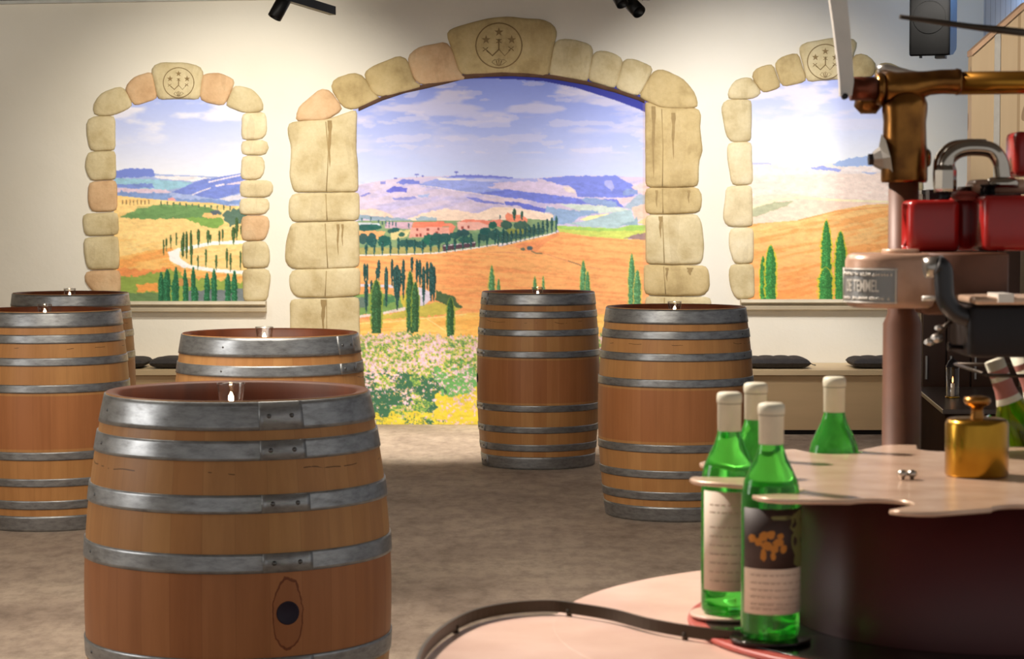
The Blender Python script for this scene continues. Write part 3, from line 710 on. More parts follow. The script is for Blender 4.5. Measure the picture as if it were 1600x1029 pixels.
cv.line(R((20,590),(150,550),(250,538),(420,550),(700,560)), 3.4, (255, 240, 200))
of = R((0,665),(60,655),(250,640),(420,595),(560,570),(700,565))
cv.below(of, (252, 194, 124)); m = cv.Y > np.interp(cv.X, *zip(*sorted(of)))
streak(cv, m, ((254, 206, 138), (246, 166, 96)), 27, 46, 5, .7, .22)
t = np.clip((cv.Y-360)/110, 0, 1); cv.fill(m*t, (244, 140, 78), .55)
cv.line(R((250,640),(420,600),(700,575)), 2, (240, 160, 96), .7)
for x, tt, w in [(92,800,14),(126,752,24),(375,640,22),(438,690,24),(372,850,30)]:
    (px, t0), = R((x, tt)); cv.cypress(px, t0, 474, w/2.858, (62, 128, 66), (210, 200, 60), 'column')
mural_right = cv.to_mesh('landscape_mural', lambda x, y: y > np.interp(x, [1168, 1192, 1221, 1260, 1330, 1366, 1404], [158, 147, 137, 128, 125, 124, 140])-7, hor=255)
tag(mural_right, 'landscape mural of orange fields and three tall cypresses in the right stone window', 'mural', 'wall murals')

# ---------------------------------------------------------------- stone surrounds
def stone(pts, mat, parent, name='stone_block', thick=.035, groove=None, seed=0, origin=(0, 0, 0)):
    """irregular block with rounded rim standing out of the wall; pts in photo pixels"""
    rnd = random.Random(seed)
    n0 = len(pts)
    cx = sum(p[0] for p in pts)/n0; cy = sum(p[1] for p in pts)/n0
    ring = []
    for i in range(n0):
        a = pts[i]; b = pts[(i+1) % n0]; L_ = math.hypot(b[0]-a[0], b[1]-a[1]); k = max(1, int(L_/7))
        for j in range(k):
            t = j/k; x = a[0]+(b[0]-a[0])*t; y = a[1]+(b[1]-a[1])*t
            q = .5 if k > 1 else 0
            ring.append(Vector((x+rnd.uniform(-q, q), y+rnd.uniform(-q, q))))
    ring = [(ring[i-1]+ring[i]*2+ring[(i+1) % len(ring)])/4 for i in range(len(ring))]
    cc = Vector((cx, cy)); rmin = .5*min(max(p[0] for p in pts)-min(p[0] for p in pts), max(p[1] for p in pts)-min(p[1] for p in pts))
    ring = [cc+(p-cc)*(1+1.0/rmin) for p in ring]
    n = len(ring)
    area_ = sum(ring[i-1].x*ring[i].y-ring[i].x*ring[i-1].y for i in range(n))
    sgn = 1 if area_ > 0 else -1
    def inset(d):
        return [cc+(p-cc)*(1-min(d/rmin, .8)) for p in ring]
    mbl = MB(); vs = []
    prof = [(0, 0), (.4, .35), (1.4, .66), (3.2, .88), (6.0, 1.0)]
    for d, h in prof:
        for p in inset(d): vs.append(P(p.x, p.y, WY-.002-thick*h))
    fs = []
    for r in range(len(prof)-1):
        for i in range(n):
            j = (i+1) % n; f = (r*n+i, r*n+j, (r+1)*n+j, (r+1)*n+i)
            fs.append(f)
    b = (len(prof)-1)*n
    vs.append(P(cx, cy, WY-.002-thick*1.04)); c = len(vs)-1
    for i in range(n): fs.append((b+i, b+(i+1) % n, c))
    mbl.add(vs, fs)
    o = mbl.build(name, mat, parent, origin)
    return o
def emblem(cx, cy, r, parent, origin):
    """engraved ring with three stars, an anchor with barbs and a shell"""
    mb = MB(); yv = WY-.0335; k = r/36
    def pt(x, y): return P(cx+x*k, cy+y*k, yv)
    def ln(pts, w): mb.tube([pt(*p) for p in pts], w*k/238, 6, flat=.5)
    ln([(36*math.cos(a*math.pi/20), 35*math.sin(a*math.pi/20)) for a in range(41)], .9)
    for sx_, sy_ in ((0, -21), (-20, -9), (20, -9)):
        star = []
        for i in range(10):
            rr = 7.5 if i % 2 == 0 else 3; an = -math.pi/2+i*math.pi/5
            star.append((sx_+rr*math.cos(an), sy_+rr*math.sin(an)))
        vs = [pt(*p) for p in star]+[pt(sx_, sy_)]
        mb.add(vs, [(i, (i+1) % 10, 10) for i in range(10)], 0, False)
        mb.add([v+Vector((0, .003, 0)) for v in vs], [((i+1) % 10, i, 10) for i in range(10)], 0, False)
    ln([(0, -10), (0, 6), (-10, 16), (-19, 8)], 1.1); ln([(0, 6), (9, 16), (18, 7)], 1.1)
    for x, y in ((0, -7), (-21, 6), (19, 5)):
        ln([(x-4, y-3), (x+4, y+3)], 1.2); ln([(x+4, y-3), (x-4, y+3)], 1.2)
    ln([(-11, 26), (-7, 22), (-3, 23), (0, 20), (4, 23), (8, 22), (12, 25), (5, 30), (0, 32), (-6, 30), (-11, 26)], .8)
    ln([(0, 22), (0, 32)], .7); ln([(-4, 24), (-2, 31)], .7); ln([(4, 24), (2, 31)], .7)
    return mb.build('engraved_emblem', M['groove'], parent, origin)
def surround(name, label, blocks, key, emb, sill=None, stains=()):
    loc = P((key[0][0]+key[5][0])/2, 480, WY); loc = Vector((loc.x, WY, loc.z))
    root = empty(name, loc, label, 'stone surround', 'painted stone surrounds')
    for i, (pts, m) in enumerate(blocks): stone(pts, M[m], root, 'stone_block', .024, seed=i+len(pts), origin=loc)
    k = stone(key, M['stone_d' if emb[2] > 30 else 'stone'], root, 'keystone', .030, seed=99, origin=loc)
    emblem(*emb, k, loc)
    if sill:
        x0, x1, y0, y1 = sill
        mb = MB()
        prof = [(y0, .01), (y0+.3, .085), (y0+4.5, .09), (y0+6, .06), (y0+8.5, .05), (y0+10.5, .07), (y1-1.5, .06), (y1, .02), (y1, 0), (y0, 0)]
        vs = []
        for x in (x0, x1):
            for y, t in prof: p = P(x, y, WY); vs.append((p.x, WY-t, p.z))
        n = len(prof); fs = [(i, (i+1) % n, n+(i+1) % n, n+i) for i in range(n)]+[tuple(range(n-1, -1, -1)), tuple(range(n, 2*n))]
        mb.add(vs, fs, 0, False); mb.build('window_sill', M['sill'], root, loc)
    return root
arch_blocks = [
 ([(463,186),(467,167),(502,138),(515,140),(525,155),(536,170),(509,187.5),(465,188)], 'stone_p'),
 ([(516,136),(521,124),(554,113),(567,117),(577,134),(584,148),(597,153),(557,170),(537,169),(526,152)], 'stone_d'),
 ([(569,116),(572,111),(585,103),(624,87),(635,91),(643,113),(648,129),(663,134),(598,152),(583,146),(575,130)], 'stone_d'),
 ([(637,92),(640,85),(655,74),(698,65.5),(705,76),(719,116),(731,122),(664,133),(650,128),(642,109)], 'stone_p'),
 ([(867,66),(873,62),(893,61),(924,70),(927,79),(918,128),(890,122),(857,118)], 'stone'),
 ([(927,84),(932,80),(947,80),(970,89),(973.5,97),(961,138),(940,132),(919,126)], 'stone'),
 ([(974,95),(978,92),(990,92),(1017,103),(1020,109),(998,151),(980,145),(961,138)], 'stone'),
 ([(1021,112),(1028,109),(1037,108.5),(1068,124),(1085,144),(1091,167),(1060,169.5),(1035,168.5),(998,152)], 'stone_d'),
 ([(450.5,192),(475,189),(511,187),(557,171),(556,230),(559,265),(559.5,299),(459,299),(453,275),(456,230),(450,209)], 'stone'),
 ([(457,303),(510,301.5),(559.5,301),(559.5,343),(510,345),(457.5,345.5),(452.6,338),(453,312)], 'stone'),
 ([(456,349),(510,347),(559.5,345.5),(560.5,416),(510,420),(456,419),(446,408),(448,377)], 'stone'),
 ([(457.5,421.5),(510,420),(560.5,418.5),(561,461),(520,464),(464.5,463.5),(455,453),(453,431)], 'stone'),
 ([(454,468),(510,466),(561,464),(562,558),(455,560)], 'stone'), ([(457,563),(562,561),(562,612),(453,612)], 'stone'), ([(455,615),(562,614),(562,660),(455,660)], 'stone'),
 ([(1009,158),(1032,168.5),(1093,170),(1095.6,182),(1093,198),(1098,236),(1092,249),(1091,290),(1050,292),(1009.6,291)], 'stone_d'),
 ([(1009.6,294),(1050,294),(1091,293),(1095.6,304),(1093,331),(1050,334),(1009.6,333)], 'stone_d'),
 ([(1009.6,336),(1050,336),(1090,335),(1096,349),(1100,387),(1096,411),(1050,413),(1009.6,411)], 'stone'),
 ([(1007,413.5),(1050,415),(1103,415),(1107.5,429),(1107.5,452),(1099.5,460.5),(1050,462),(1009,459.5)], 'stone_d'),
 ([(1009,463),(1110,465),(1112,535),(1106,558),(1009,558)], 'stone'), ([(1009,561),(1106,561),(1108,612),(1009,611)], 'stone'), ([(1009,614),(1106,615),(1106,661),(1009,661)], 'stone')]
arch = surround('stone_archway', 'wide tan stone archway framing the middle mural down to the floor', arch_blocks,
    [(699,52),(704,47),(718,41),(764,29),(792,26.5),(819,29),(848,31),(861,36),(870,50),(864,72),(857,118),(840,116),(790,113),(735,116),(720,116)], (779.5, 71, 36))
# the folded corner line down each pillar, and the run-off stains
for pts in ([(509,190),(513,240),(510,299)], [(509,303),(511,344)], [(508,349),(512,418)], [(510,423),(508,462)], [(510,468),(511,555)],
            [(1034,170),(1036,230),(1035,290)], [(1035,295),(1036,332)], [(1035,337),(1038,410)], [(1037,416),(1040,459)], [(1038,465),(1038,555)]):
    MB().tube([P(x, y, WY-.0265) for x, y in pts], .0028, 6, flat=.5).build('corner_groove', M['groove_l'], arch, arch.location)
def stain(x, y0, y1, w):
    mb = MB(); pts = []
    for k in range(9):
        t = k/8; ww = w*(1-t)**.7*(1+.25*math.sin(k*2.1)); pts.append((x+math.sin(k)*.5, y0+(y1-y0)*t, ww))
    vs = [P(a-c, b, WY-.0275) for a, b, c in pts]+[P(a+c, b, WY-.0275) for a, b, c in pts]
    vs2 = [v+Vector((0, .002, 0)) for v in vs]; n = 9
    mb.add(vs, [(i, i+1, n+i+1, n+i) for i in range(8)]); mb.add(vs2, [(n+i, n+i+1, i+1, i) for i in range(8)])
    mb.build('weather_stain', M['stain'], arch, arch.location)
for a_ in ((515, 188, 262, 3.4), (528, 350, 400, 2.2), (535, 350, 385, 1.8), (505, 468, 520, 4), (1021, 166, 280, 3.2), (1052, 176, 250, 3.2), (1026, 297, 325, 2), (1076, 297, 318, 2.2), (1032, 338, 372, 3), (1042, 418, 440, 2.4), (1078, 418, 430, 5)): stain(*a_)
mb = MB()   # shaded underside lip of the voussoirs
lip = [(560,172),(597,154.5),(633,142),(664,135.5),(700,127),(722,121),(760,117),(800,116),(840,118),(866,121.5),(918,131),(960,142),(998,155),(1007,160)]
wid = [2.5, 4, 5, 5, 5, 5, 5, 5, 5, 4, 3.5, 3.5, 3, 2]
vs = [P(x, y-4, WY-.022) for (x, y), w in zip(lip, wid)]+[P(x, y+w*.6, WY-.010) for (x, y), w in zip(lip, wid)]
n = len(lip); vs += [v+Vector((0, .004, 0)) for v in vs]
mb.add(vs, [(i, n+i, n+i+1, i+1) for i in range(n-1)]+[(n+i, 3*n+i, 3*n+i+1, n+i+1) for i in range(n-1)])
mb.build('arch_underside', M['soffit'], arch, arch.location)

surround('stone_window_surround', 'pale tan stone surround with sill round the left mural', [
 ([(147.5,179),(146,162.6),(158,145.5),(188,135),(194.5,139),(208,165),(184,178),(171,181)], 'stone'),
 ([(194.5,138),(209.5,120),(237,112),(246,154),(209.5,165)], 'stone_p'),
 ([(317,116),(342,114),(365.5,124),(366,130),(350.6,165),(325,160.5),(312,156)], 'stone_p'),
 ([(367,133),(393,139),(408,154),(412.6,173),(380.5,176),(352.7,165)], 'stone'),
 ([(136,186),(147.5,182),(179,182),(179.6,234),(141,235),(136,210)], 'stone'), ([(137,238),(179.6,236),(181,280),(141,281.5),(133,261)], 'stone'),
 ([(139,285),(181.7,282),(183,329),(143,330),(137.7,316.5)], 'stone_p'), ([(129,335),(184,331.5),(184.7,366),(133.4,368),(130,346)], 'stone'),
 ([(131.7,372),(184.7,369),(186,420),(137,420.4),(131.7,393.5)], 'stone'), ([(134.7,424),(187,422),(188,458),(150,459),(132.5,440)], 'stone_p'),
 ([(136,462),(150,460),(188,459),(188,472),(136,474)], 'stone_p'),
 ([(378.4,177.6),(414.7,176),(417,209),(410.4,217),(377.5,218)], 'stone_l'), ([(378.4,220),(417,220),(421,231),(414.7,241),(378.4,241.5)], 'stone_l'),
 ([(378.4,244),(410.4,244.5),(414,261),(408,279),(377,280)], 'stone_l'), ([(377,282),(424,283),(426.7,298),(421,307),(376,307)], 'stone_l'),
 ([(376,310),(418,310),(421,325),(414.7,334),(376,335)], 'stone_l'), ([(378.4,337.5),(419,337.5),(421,355),(412.6,375),(378.4,375.5)], 'stone_p'),
 ([(379,378),(414.7,377),(421,391),(420,417),(379.6,418)], 'stone'), ([(379.6,420.5),(421,420.5),(423,432),(417,469),(381,470)], 'stone')],
 [(237,108),(241,102),(252,97.6),(291,98.5),(313,104),(317,113),(311,155),(278,153.5),(246.7,155.5)], (279, 129, 24), (176, 417, 470, 487))
surround('stone_window_surround', 'pale tan stone surround with sill round the right mural', [
 ([(1138,154.5),(1139,140),(1150,124),(1173,120.6),(1190,146),(1175,154.5)], 'stone'), ([(1174,120),(1181,107),(1207,99),(1220,136),(1192,145.5)], 'stone_d'),
 ([(1210,100),(1221,89),(1247,82.5),(1260,127),(1222,135.5)], 'stone_d'),
 ([(1329,100),(1336,84),(1355,85.5),(1369,99.5),(1364,120),(1330,124)], 'stone_d'), ([(1370,103),(1376,99),(1392,98),(1408,107),(1418,134),(1400,139),(1366,122)], 'stone_d'),
 ([(1398,141),(1420,137),(1438,150),(1440,166),(1398,166)], 'stone'),
 ([(1127,169),(1130,160),(1137,156.5),(1174,156.5),(1173,220.5),(1141,221),(1135,211)], 'stone'), ([(1137,224),(1174,223),(1175.5,287),(1143,288),(1140,264),(1137,249)], 'stone_l'),
 ([(1135,292),(1174,290),(1176,353),(1137,353),(1129.5,341),(1133,313.5)], 'stone_l'), ([(1141,357),(1177,356),(1177,410.5),(1147,411),(1139,383.5)], 'stone_l'),
 ([(1141,414),(1177,413),(1179,464),(1151,467),(1143,453.5),(1139,430)], 'stone'),
 ([(1398,168),(1438,168),(1440,230),(1398,230)], 'stone'), ([(1398,233),(1440,232),(1442,300),(1398,300)], 'stone'), ([(1398,303),(1438,303),(1440,380),(1398,380)], 'stone'), ([(1398,383),(1440,383),(1440,466),(1398,466)], 'stone')],
 [(1249,75),(1252,70),(1262,66),(1302,59.5),(1333,60.6),(1340,67),(1331,90),(1330,123.5),(1300,123.5),(1262,127.5)], (1289.7, 96.4, 28), (1156, 1450, 467, 484))

# ---------------------------------------------------------------- benches and cushions
def bench(x0, x1, label):
    root = empty('wooden_bench', ((x0+x1)/2, 13.85, 0), label, 'bench', 'pine wall benches'); o = root.location
    MB().box(x0, x1, 13.50, WY-.005, .375, .405).build('seat_board', M['pine'], root, o)
    MB().box(x0+.01, x1-.01, 13.53, 13.55, .03, .375).build('front_panel', M['pine_f'], root, o)
    MB().box(x0+.01, x1-.01, 13.57, 13.60, 0, .05).build('plinth', M['dark'], root, o)
    for xx in (x0+.01, x1-.03): MB().box(xx, xx+.02, 13.552, WY-.005, 0, .375).build('end_panel', M['pine_f'], root, o)
    return root
bench(-5.15, P(443, 600, 14).x, 'long pale pine wall bench under the left mural, behind the barrels')
bench(P(1118, 600, 14).x, 2.62, 'long pale pine wall bench under the right mural')
def cushion(px0, px1, label, d=13.78, tufts=4, tie=True):
    x0 = P(px0, 570, d).x; x1 = P(px1, 570, d).x; w = x1-x0; dp = .36; h = .072
    nx, ny = 36, 24; vs = []
    def hh(u, v):
        e = (1-abs(u)**5)*(1-abs(v)**5); b = max(e, 0)**.42
        t = .80+.20*abs(math.sin(u*math.pi*tufts/2+.4))**.5*abs(math.sin(v*math.pi*tufts/2+.4))**.5
        return b, t
    for s in (1, -1):
        for i in range(nx+1):
            for j in range(ny+1):
                u = -1+2*i/nx; v = -1+2*j/ny; b, t = hh(u, v)
                z = h*.5+s*h*.5*b*(t if s > 0 else 1)
                sh = 1-.03*(1-abs(s))
                vs.append((u*w/2*sh, v*dp/2, z))
    N = (nx+1)*(ny+1); fs = []
    for i in range(nx):
        for j in range(ny):
            a = i*(ny+1)+j; f = (a, a+ny+1, a+ny+2, a+1); fs.append(f); fs.append(tuple(N+k for k in reversed(f)))
    root = empty('seat_cushion', ((x0+x1)/2, d, .405), label, 'cushion', 'charcoal bench cushions')
    MB().add(vs, fs).build('padding', M['fabric'], root)
    mb = MB()
    for k in (1,): mb.tube(catmull([(w/2-.01, k*.15, .03), (w/2+.02, k*.15, .03), (w/2+.05, k*.16, .008), (w/2+.07, k*.14, .004)], 4), .003, 6)
    if tie: mb.build('tie_string', M['fabric'], root)
cushion(126, 232, 'charcoal bench cushion half hidden behind the farthest left barrel', tufts=3, tie=False)
cushion(239, 330, 'charcoal bench cushion just left of the open barrel in the second row', tufts=3)
cushion(1167, 1262, 'wide tufted charcoal cushion on the right bench, beside the barrel')
cushion(1327, 1425, 'tufted charcoal cushion on the right bench, partly behind the machine post')

# ---------------------------------------------------------------- barrels
def barrel(name, label, px, d, rim=.3175, bil=.36, spec='far', rz=0, bung=None, detail=True):
    x = (px-800)/F*d*1.0
    x = P(px, 515, d).x
    root = empty(name, (x, d, 0), label, 'barrel', 'oak wine barrels used as tables', math.radians(rz))
    H = .95
    def R_(z):
        t = (z-H/2)/(H/2); return bil-.010-(bil-rim)*abs(t)**2.05
    prof = [(R_(z*H/40), z*H/40) for z in range(41)]
    mb = MB()
    inner = [(R_(H)-.006, H+.0), (R_(H)-.026, H-.004), (R_(H)-.024, H-.075)]
    b0 = [(0.02, .03), (R_(0)-.026, .03), (R_(0)-.026, 0)]
    mb.lathe(b0+prof, 96, close=False); k = len(mb.f)
    mb.lathe([(R_(H), H)]+inner, 96, mi=1, close=False)
    mat = M['oak_stain'] if (bung is not None and spec == 'near') else M['oak']
    body = mb.build('stave_body', [mat, M['toast']], root)
    body.rotation_euler = (0, 0, 0)
    hd = MB().lathe([(R_(H)-.024, H-.092), (R_(H)-.024, H-.066), (.0, H-.066)], 64, smooth=False, close=False).build('barrel_head', M['head'], root)
    if spec == 'near': bands = [(0, .066), (.088, .132), (.207, .248), (.337, .380)]
    else: bands = [(0, .068), (.098, .136), (.197, .232), (.312, .348)]
    allb = [(H-b1, H-b0) for b0, b1 in bands]+[(b0, b1) for b0, b1 in bands]
    allb = [(z0, z1 if z1 < H else H-.003) for z0, z1 in allb]
    for (z0, z1) in allb:
        t = .0035; pr = []
        up = z0 > H/2
        for q in range(7):
            z = z0+(z1-z0)*q/6; pr.append((R_(z)+t, z))
        full = [(R_(z0)-.001, z0)]+pr+[(R_(z1)-.001, z1)]
        mb = MB().lathe(full, 96, close=False)
        # overlapped end of the hoop
        a0, a1 = math.radians(-90+15.5), math.radians(-90+34); vs = []; n = 10
        for q in range(n+1):
            a = a0+(a1-a0)*q/n
            for (r, z) in ((R_(z0)+t, z0), (R_(z0)+t+.003, z0+.001), (R_((z0+z1)/2)+t+.0032, (z0+z1)/2), (R_(z1)+t+.003, z1-.001), (R_(z1)+t, z1)):
                vs.append((r*math.cos(a), r*math.sin(a), z))
        fs = [(q*5+i, (q+1)*5+i, (q+1)*5+i+1, q*5+i+1) for q in range(n) for i in range(4)]+[(0,1,2,3,4), tuple(n*5+i for i in (4,3,2,1,0))]
        mb.add(vs, fs, 0, True)
        hoop = mb.build('hoop', M['steel'], root)
        if detail:
            for a_ in (19.5, 29.0, -62):
                a = math.radians(-90+a_); zc = (z0+z1)/2; r0 = R_(zc)+t+(.003 if a_ > 0 else 0)
                mb = MB(); rr = .0058 if a_ > 0 else .004
                ux = Vector((math.cos(a), math.sin(a), 0)); tx = Vector((-math.sin(a), math.cos(a), 0)); vs = []
                for k2, (q, hgt) in enumerate(((1, 0), (.8, .5), (.35, .8), (0.01, .9))):
                    for i in range(10):
                        an = i*math.pi/5
                        vs.append(ux*(r0+hgt*rr*.7)+tx*(rr*q*math.cos(an))+Vector((0, 0, zc+rr*q*math.sin(an))))
                mb.add(vs, [(k2*10+i, k2*10+(i+1) % 10, (k2+1)*10+(i+1) % 10, (k2+1)*10+i) for k2 in range(3) for i in range(10)])
                mb.build('rivet', M['rivet'], hoop)
    if bung is not None:
        a = math.radians(-90+bung); z = .478; r0 = R_(z); rr = .0265
        ux = Vector((math.cos(a), math.sin(a), 0)); tx = Vector((-math.sin(a), math.cos(a), 0)); vs = []; n = 24
        rows = [(1.0, -.004), (1.0, .0012), (.9, .0016), (.85, .0004), (.01, .0005)]
        for q, hgt in rows:
            for i in range(n):
                an = 2*math.pi*i/n
                dx = rr*q*math.cos(an)
                vs.append(ux*(r0+hgt-(dx*dx)/(2*r0))+tx*dx+Vector((0, 0, z+rr*q*math.sin(an))))
        MB().add(vs, [(k2*n+i, k2*n+(i+1) % n, (k2+1)*n+(i+1) % n, (k2+1)*n+i) for k2 in range(len(rows)-1) for i in range(n)]).build('bung', M['bung' if spec == 'near' else 'void'], root)
    return root
BAR = {}
BAR['A'] = barrel('wine_barrel', 'nearest and largest oak barrel with purple bung, in front at left', 371, 5.14, .3175, .372, 'near', 0, 24.5)
BAR['B'] = barrel('wine_barrel', 'oak barrel directly behind the nearest one, only its top visible', 422, 7.70, .318, .36, 'far', 38)
BAR['C'] = barrel('wine_barrel', 'oak barrel cut off by the left edge of the photo', 77, 9.65, .320, .362, 'far', -150)
BAR['D'] = barrel('wine_barrel', 'farthest left oak barrel, mostly hidden behind another barrel', 111, 11.75, .316, .352, 'far', 200)
BAR['E'] = barrel('wine_barrel', 'far right-hand oak barrel with a dark bung hole on its left side', 841, 11.95, .316, .348, 'far', -95, 14)
BAR['F'] = barrel('wine_barrel', 'large right oak barrel nearest the bottles, hiding its neighbour edge', 1056, 9.95, .326, .366, 'far', 120)

# tealights in small glasses on the recessed barrel heads
def tealight(px, py_flame, barkey, where):
    b = BAR[barkey]; d = b.location.y-.16 if barkey == 'A' else b.location.y-.17
    x = P(px, py_flame, d).x; z0 = .95-.0655
    g = empty('votive_glass', (x, d, z0), 'small clear tapered glass on %s' % where, 'glass', 'tealight glasses')
    MB().lathe([(.0, 0), (.021, 0), (.022, .002), (.0315, .092), (.0320, .094), (.0295, .092), (.0205, .018), (0, .018)], 32, close=False).build('cup', M['glass'], g)
    zt = z0+.037
    t = empty('tealight_candle', (x, d, zt), 'lit white tealight inside the glass on %s' % where, 'candle', 'lit tealights')
    MB().lathe([(0, 0), (.0165, 0), (.0172, .014), (.0165, .014), (.016, .002), (0, .002)], 24, close=False).build('metal_cup', M['tin'], t)
    MB().lathe([(0, .0025), (.0158, .0025), (.0158, .012), (.006, .0125), (0, .0118)], 24, close=False).build('wax', M['wax'], t)
    MB().tube([(0, 0, .0115), (.0005, 0, .017)], .0008, 6).build('wick', M['wick'], t)
    MB().lathe([(0.0004, .013), (.0046, .0165), (.0062, .021), (.0050, .027), (.0020, .033), (.0002, .037)], 14, close=False).build('flame', M['flame'], t)
tealight(361, 612, 'A', 'the nearest barrel at left')
tealight(413, 521, 'B', 'the barrel behind the nearest one')
tealight(70, 487, 'C', 'the barrel at the left edge')
tealight(109, 460, 'D', 'the farthest left barrel')
tealight(840, 454, 'E', 'the far right-hand barrel with the bung hole')
tealight(1054, 474, 'F', 'the large right barrel')

# ---------------------------------------------------------------- track, spotlights, speaker
def track_lamp(p0, p1, r, label, stem_to):
    root = empty('track_spotlight', p0, label, 'spotlight', 'black ceiling spotlights')
    ax = (p1-p0); n = ax.normalized(); q = n.to_track_quat('Z', 'Y'); L_ = ax.length
    def tr(mb):
        mb.v = [tuple(q @ Vector(v)+p0) for v in mb.v]; return mb
    tr(MB().lathe([(0, 0), (r*.92, 0), (r, .004), (r, L_-.002), (r*.94, L_), (r*.85, L_-.004), (r*.85, L_-.03), (0, L_-.03)], 28, close=False)).build('lamp_housing', M['blackm'], root, p0)
    MB().tube([p0+n*L_*.35, Vector(((p0.x+stem_to.x)/2, p0.y, p0.z+.06)), stem_to], .007, 8).build('swivel_arm', M['blackm'], root, p0)
    return root
d = 11.4
tr0, tr1 = P(520, 17, d), P(425, -12, d-.55)
root = empty('ceiling_track', (tr0+tr1)/2, 'black lighting track whose end hangs above left of the arch', 'lighting track')
o0 = root.location
mb = MB(); u = (tr1-tr0).normalized(); w = Vector((u.y, -u.x, 0)).normalized()*.018; hz_ = Vector((0, 0, .022))
tr1b = tr0+u*2.4
vs = [tr0-w-hz_, tr0+w-hz_, tr0+w+hz_, tr0-w+hz_, tr1b-w-hz_, tr1b+w-hz_, tr1b+w+hz_, tr1b-w+hz_]
mb.add(vs, [(0,1,2,3),(7,6,5,4),(0,4,5,1),(1,5,6,2),(2,6,7,3),(3,7,4,0)], 0, False); mb.build('rail', M['blackm'], root, o0)
mb = MB(); e = -u*.004
mb.add([v+e for v in (tr0-w*.6-hz_*.6, tr0+w*.6-hz_*.6, tr0+w*.6+hz_*.6, tr0-w*.6+hz_*.6)]+[v+e*.1 for v in (tr0-w*.6-hz_*.6, tr0+w*.6-hz_*.6, tr0+w*.6+hz_*.6, tr0-w*.6+hz_*.6)],
       [(3,2,1,0),(0,1,5,4),(1,2,6,5),(2,3,7,6),(3,0,4,7)], 0, False); mb.build('end_cap', M['dark'], root, o0)
MB().tube([tr0+u*.8+hz_, tr0+u*.8+Vector((0, 0, 3.02-tr0.z-u.z*.8))], .006, 8).build('hanger_rod', M['blackm'], root, o0)
track_lamp(P(446, -4, 11.0), P(428.5, 28, 10.98), .036, 'single black spotlight left of the arch, under the track', tr0+u*.42)
d2 = 11.6
track_lamp(P(962, -12, d2), P(973, 7, d2-.05), .034, 'left of the two black spotlights above the right side of the arch', P(985, -40, d2))
track_lamp(P(975, -6, d2+.1), P(999, 19, d2), .038, 'right of the two black spotlights, angled down toward the arch', P(1003, -30, d2))
root = empty('ceiling_track', P(1005, -10, d2+.05), 'short black lighting track holding the pair of spotlights', 'lighting track')
pa, pb = P(1010, 0, d2+.1), P(965, -60, d2-1.5)
o0 = root.location
MB().box(pa.x-.02, pa.x+.02, d2-1.6, d2+.15, pa.z+.0, pa.z+.05).build('rail', M['blackm'], root, o0)
MB().box(pa.x-.005, pa.x+.005, d2-.6, d2-.59, pa.z+.05, 3.02).build('hanger_rod', M['blackm'], root, o0)

sp = P(1458, 40, 12.9)
root = empty('loudspeaker', (sp.x, 12.9, 2.30), 'black wall loudspeaker with blue daylight painted into its side colour, upper right beside the boards', 'loudspeaker', rz=math.radians(-20))
w = .118
mb = MB().rbox(-w, w, -.02, .02, -.002, .50, .018); 
mb.v = [(x, y-.12, z) for x, y, z in mb.v]; mb.build('front_baffle', M['baffle'], root)
mb = MB()
side = [(-.10, 0.0), (.02, .012), (.14, .05), (.155, .07), (.155, .50), (-.10, .50)]
vs = [(x, y, z) for x in (-w*.98, w*.98) for y, z in side]; n = 6
mb.add(vs, [tuple(range(n)), tuple(range(2*n-1, n-1, -1))]+[(i, n+i, n+(i+1) % n, (i+1) % n) for i in range(n)], 0, False)
mb.build('cabinet_body', M['spk'], root)
MB().lathe([(0, 0), (.085, 0), (.095, .006), (.095, .010)], 32, close=False).build('woofer', M['shield'], root)
wf = [c for c in root.children if c.name.startswith('woofer')] if root.children else []
wo = bpy.data.objects[[o.name for o in bpy.data.objects if o.name.startswith('woofer')][-1]]
wo.rotation_euler = (math.radians(90), 0, 0); wo.location = (0, -.134, .22)
MB().box(.03, .09, -.12, -.05, -.018, .0).build('bracket_foot', M['black'], root); MB().box(-.06, -.045, -.12, -.10, -.014, -.001).build('bracket_foot', M['black'], root)
MB().box(-.03, .03, .15, .33, .30, .38).build('wall_bracket', M['black'], root)

# ---------------------------------------------------------------- pine cladding, dark cabinets at the right
d = 12.0
pts = [P(1519, 84, d), P(1527, 76, d), P(1602, 8, d)]
x0 = pts[0].x; mb = MB()
prof = [(x0, 0), (x0, pts[0].z), (pts[1].x-.03, pts[0].z+.02), (pts[2].x, pts[2].z), (3.055, 2.60), (3.055, 0)]
vs = [(x, y, z) for y in (d, d+.10) for x, z in prof]; n = len(prof)
root = empty('stair_cladding', (x0+.25, d, 0), 'pine board stair panel with slanted top at the right edge', 'partition'); o0 = root.location
mb.add(vs, [tuple(range(n)), tuple(range(2*n-1, n-1, -1))]+[(i, n+i, n+(i+1) % n, (i+1) % n) for i in range(n)], 0, False)
mb.v = [(a, b+.002, c) for a, b, c in mb.v]; mb.build('board_panel', M['pine_b'], root, o0)
mb = MB(); a, b = P(1519, 83, d-.02), P(1604, 7, d-.02)
vs = []
for q in (a, b):
    for yy in (d-.015, d+.11):
        for zz in (-.012, .018): vs.append((q.x, yy, q.z+zz))
mb.add(vs, [(0,1,3,2),(4,6,7,5),(0,4,5,1),(2,3,7,6),(0,2,6,4),(1,5,7,3)], 0, False)
mb.build('top_rail', simple('fresh_pine_edge', (224, 182, 148), .6), root, o0)
xx = P(1557, 200, d).x; MB().box(xx-.016, xx+.016, d-.006, d+.002, 0, 2.36).build('joint_batten', simple('pale_batten', (206, 200, 192), .6), root, o0)

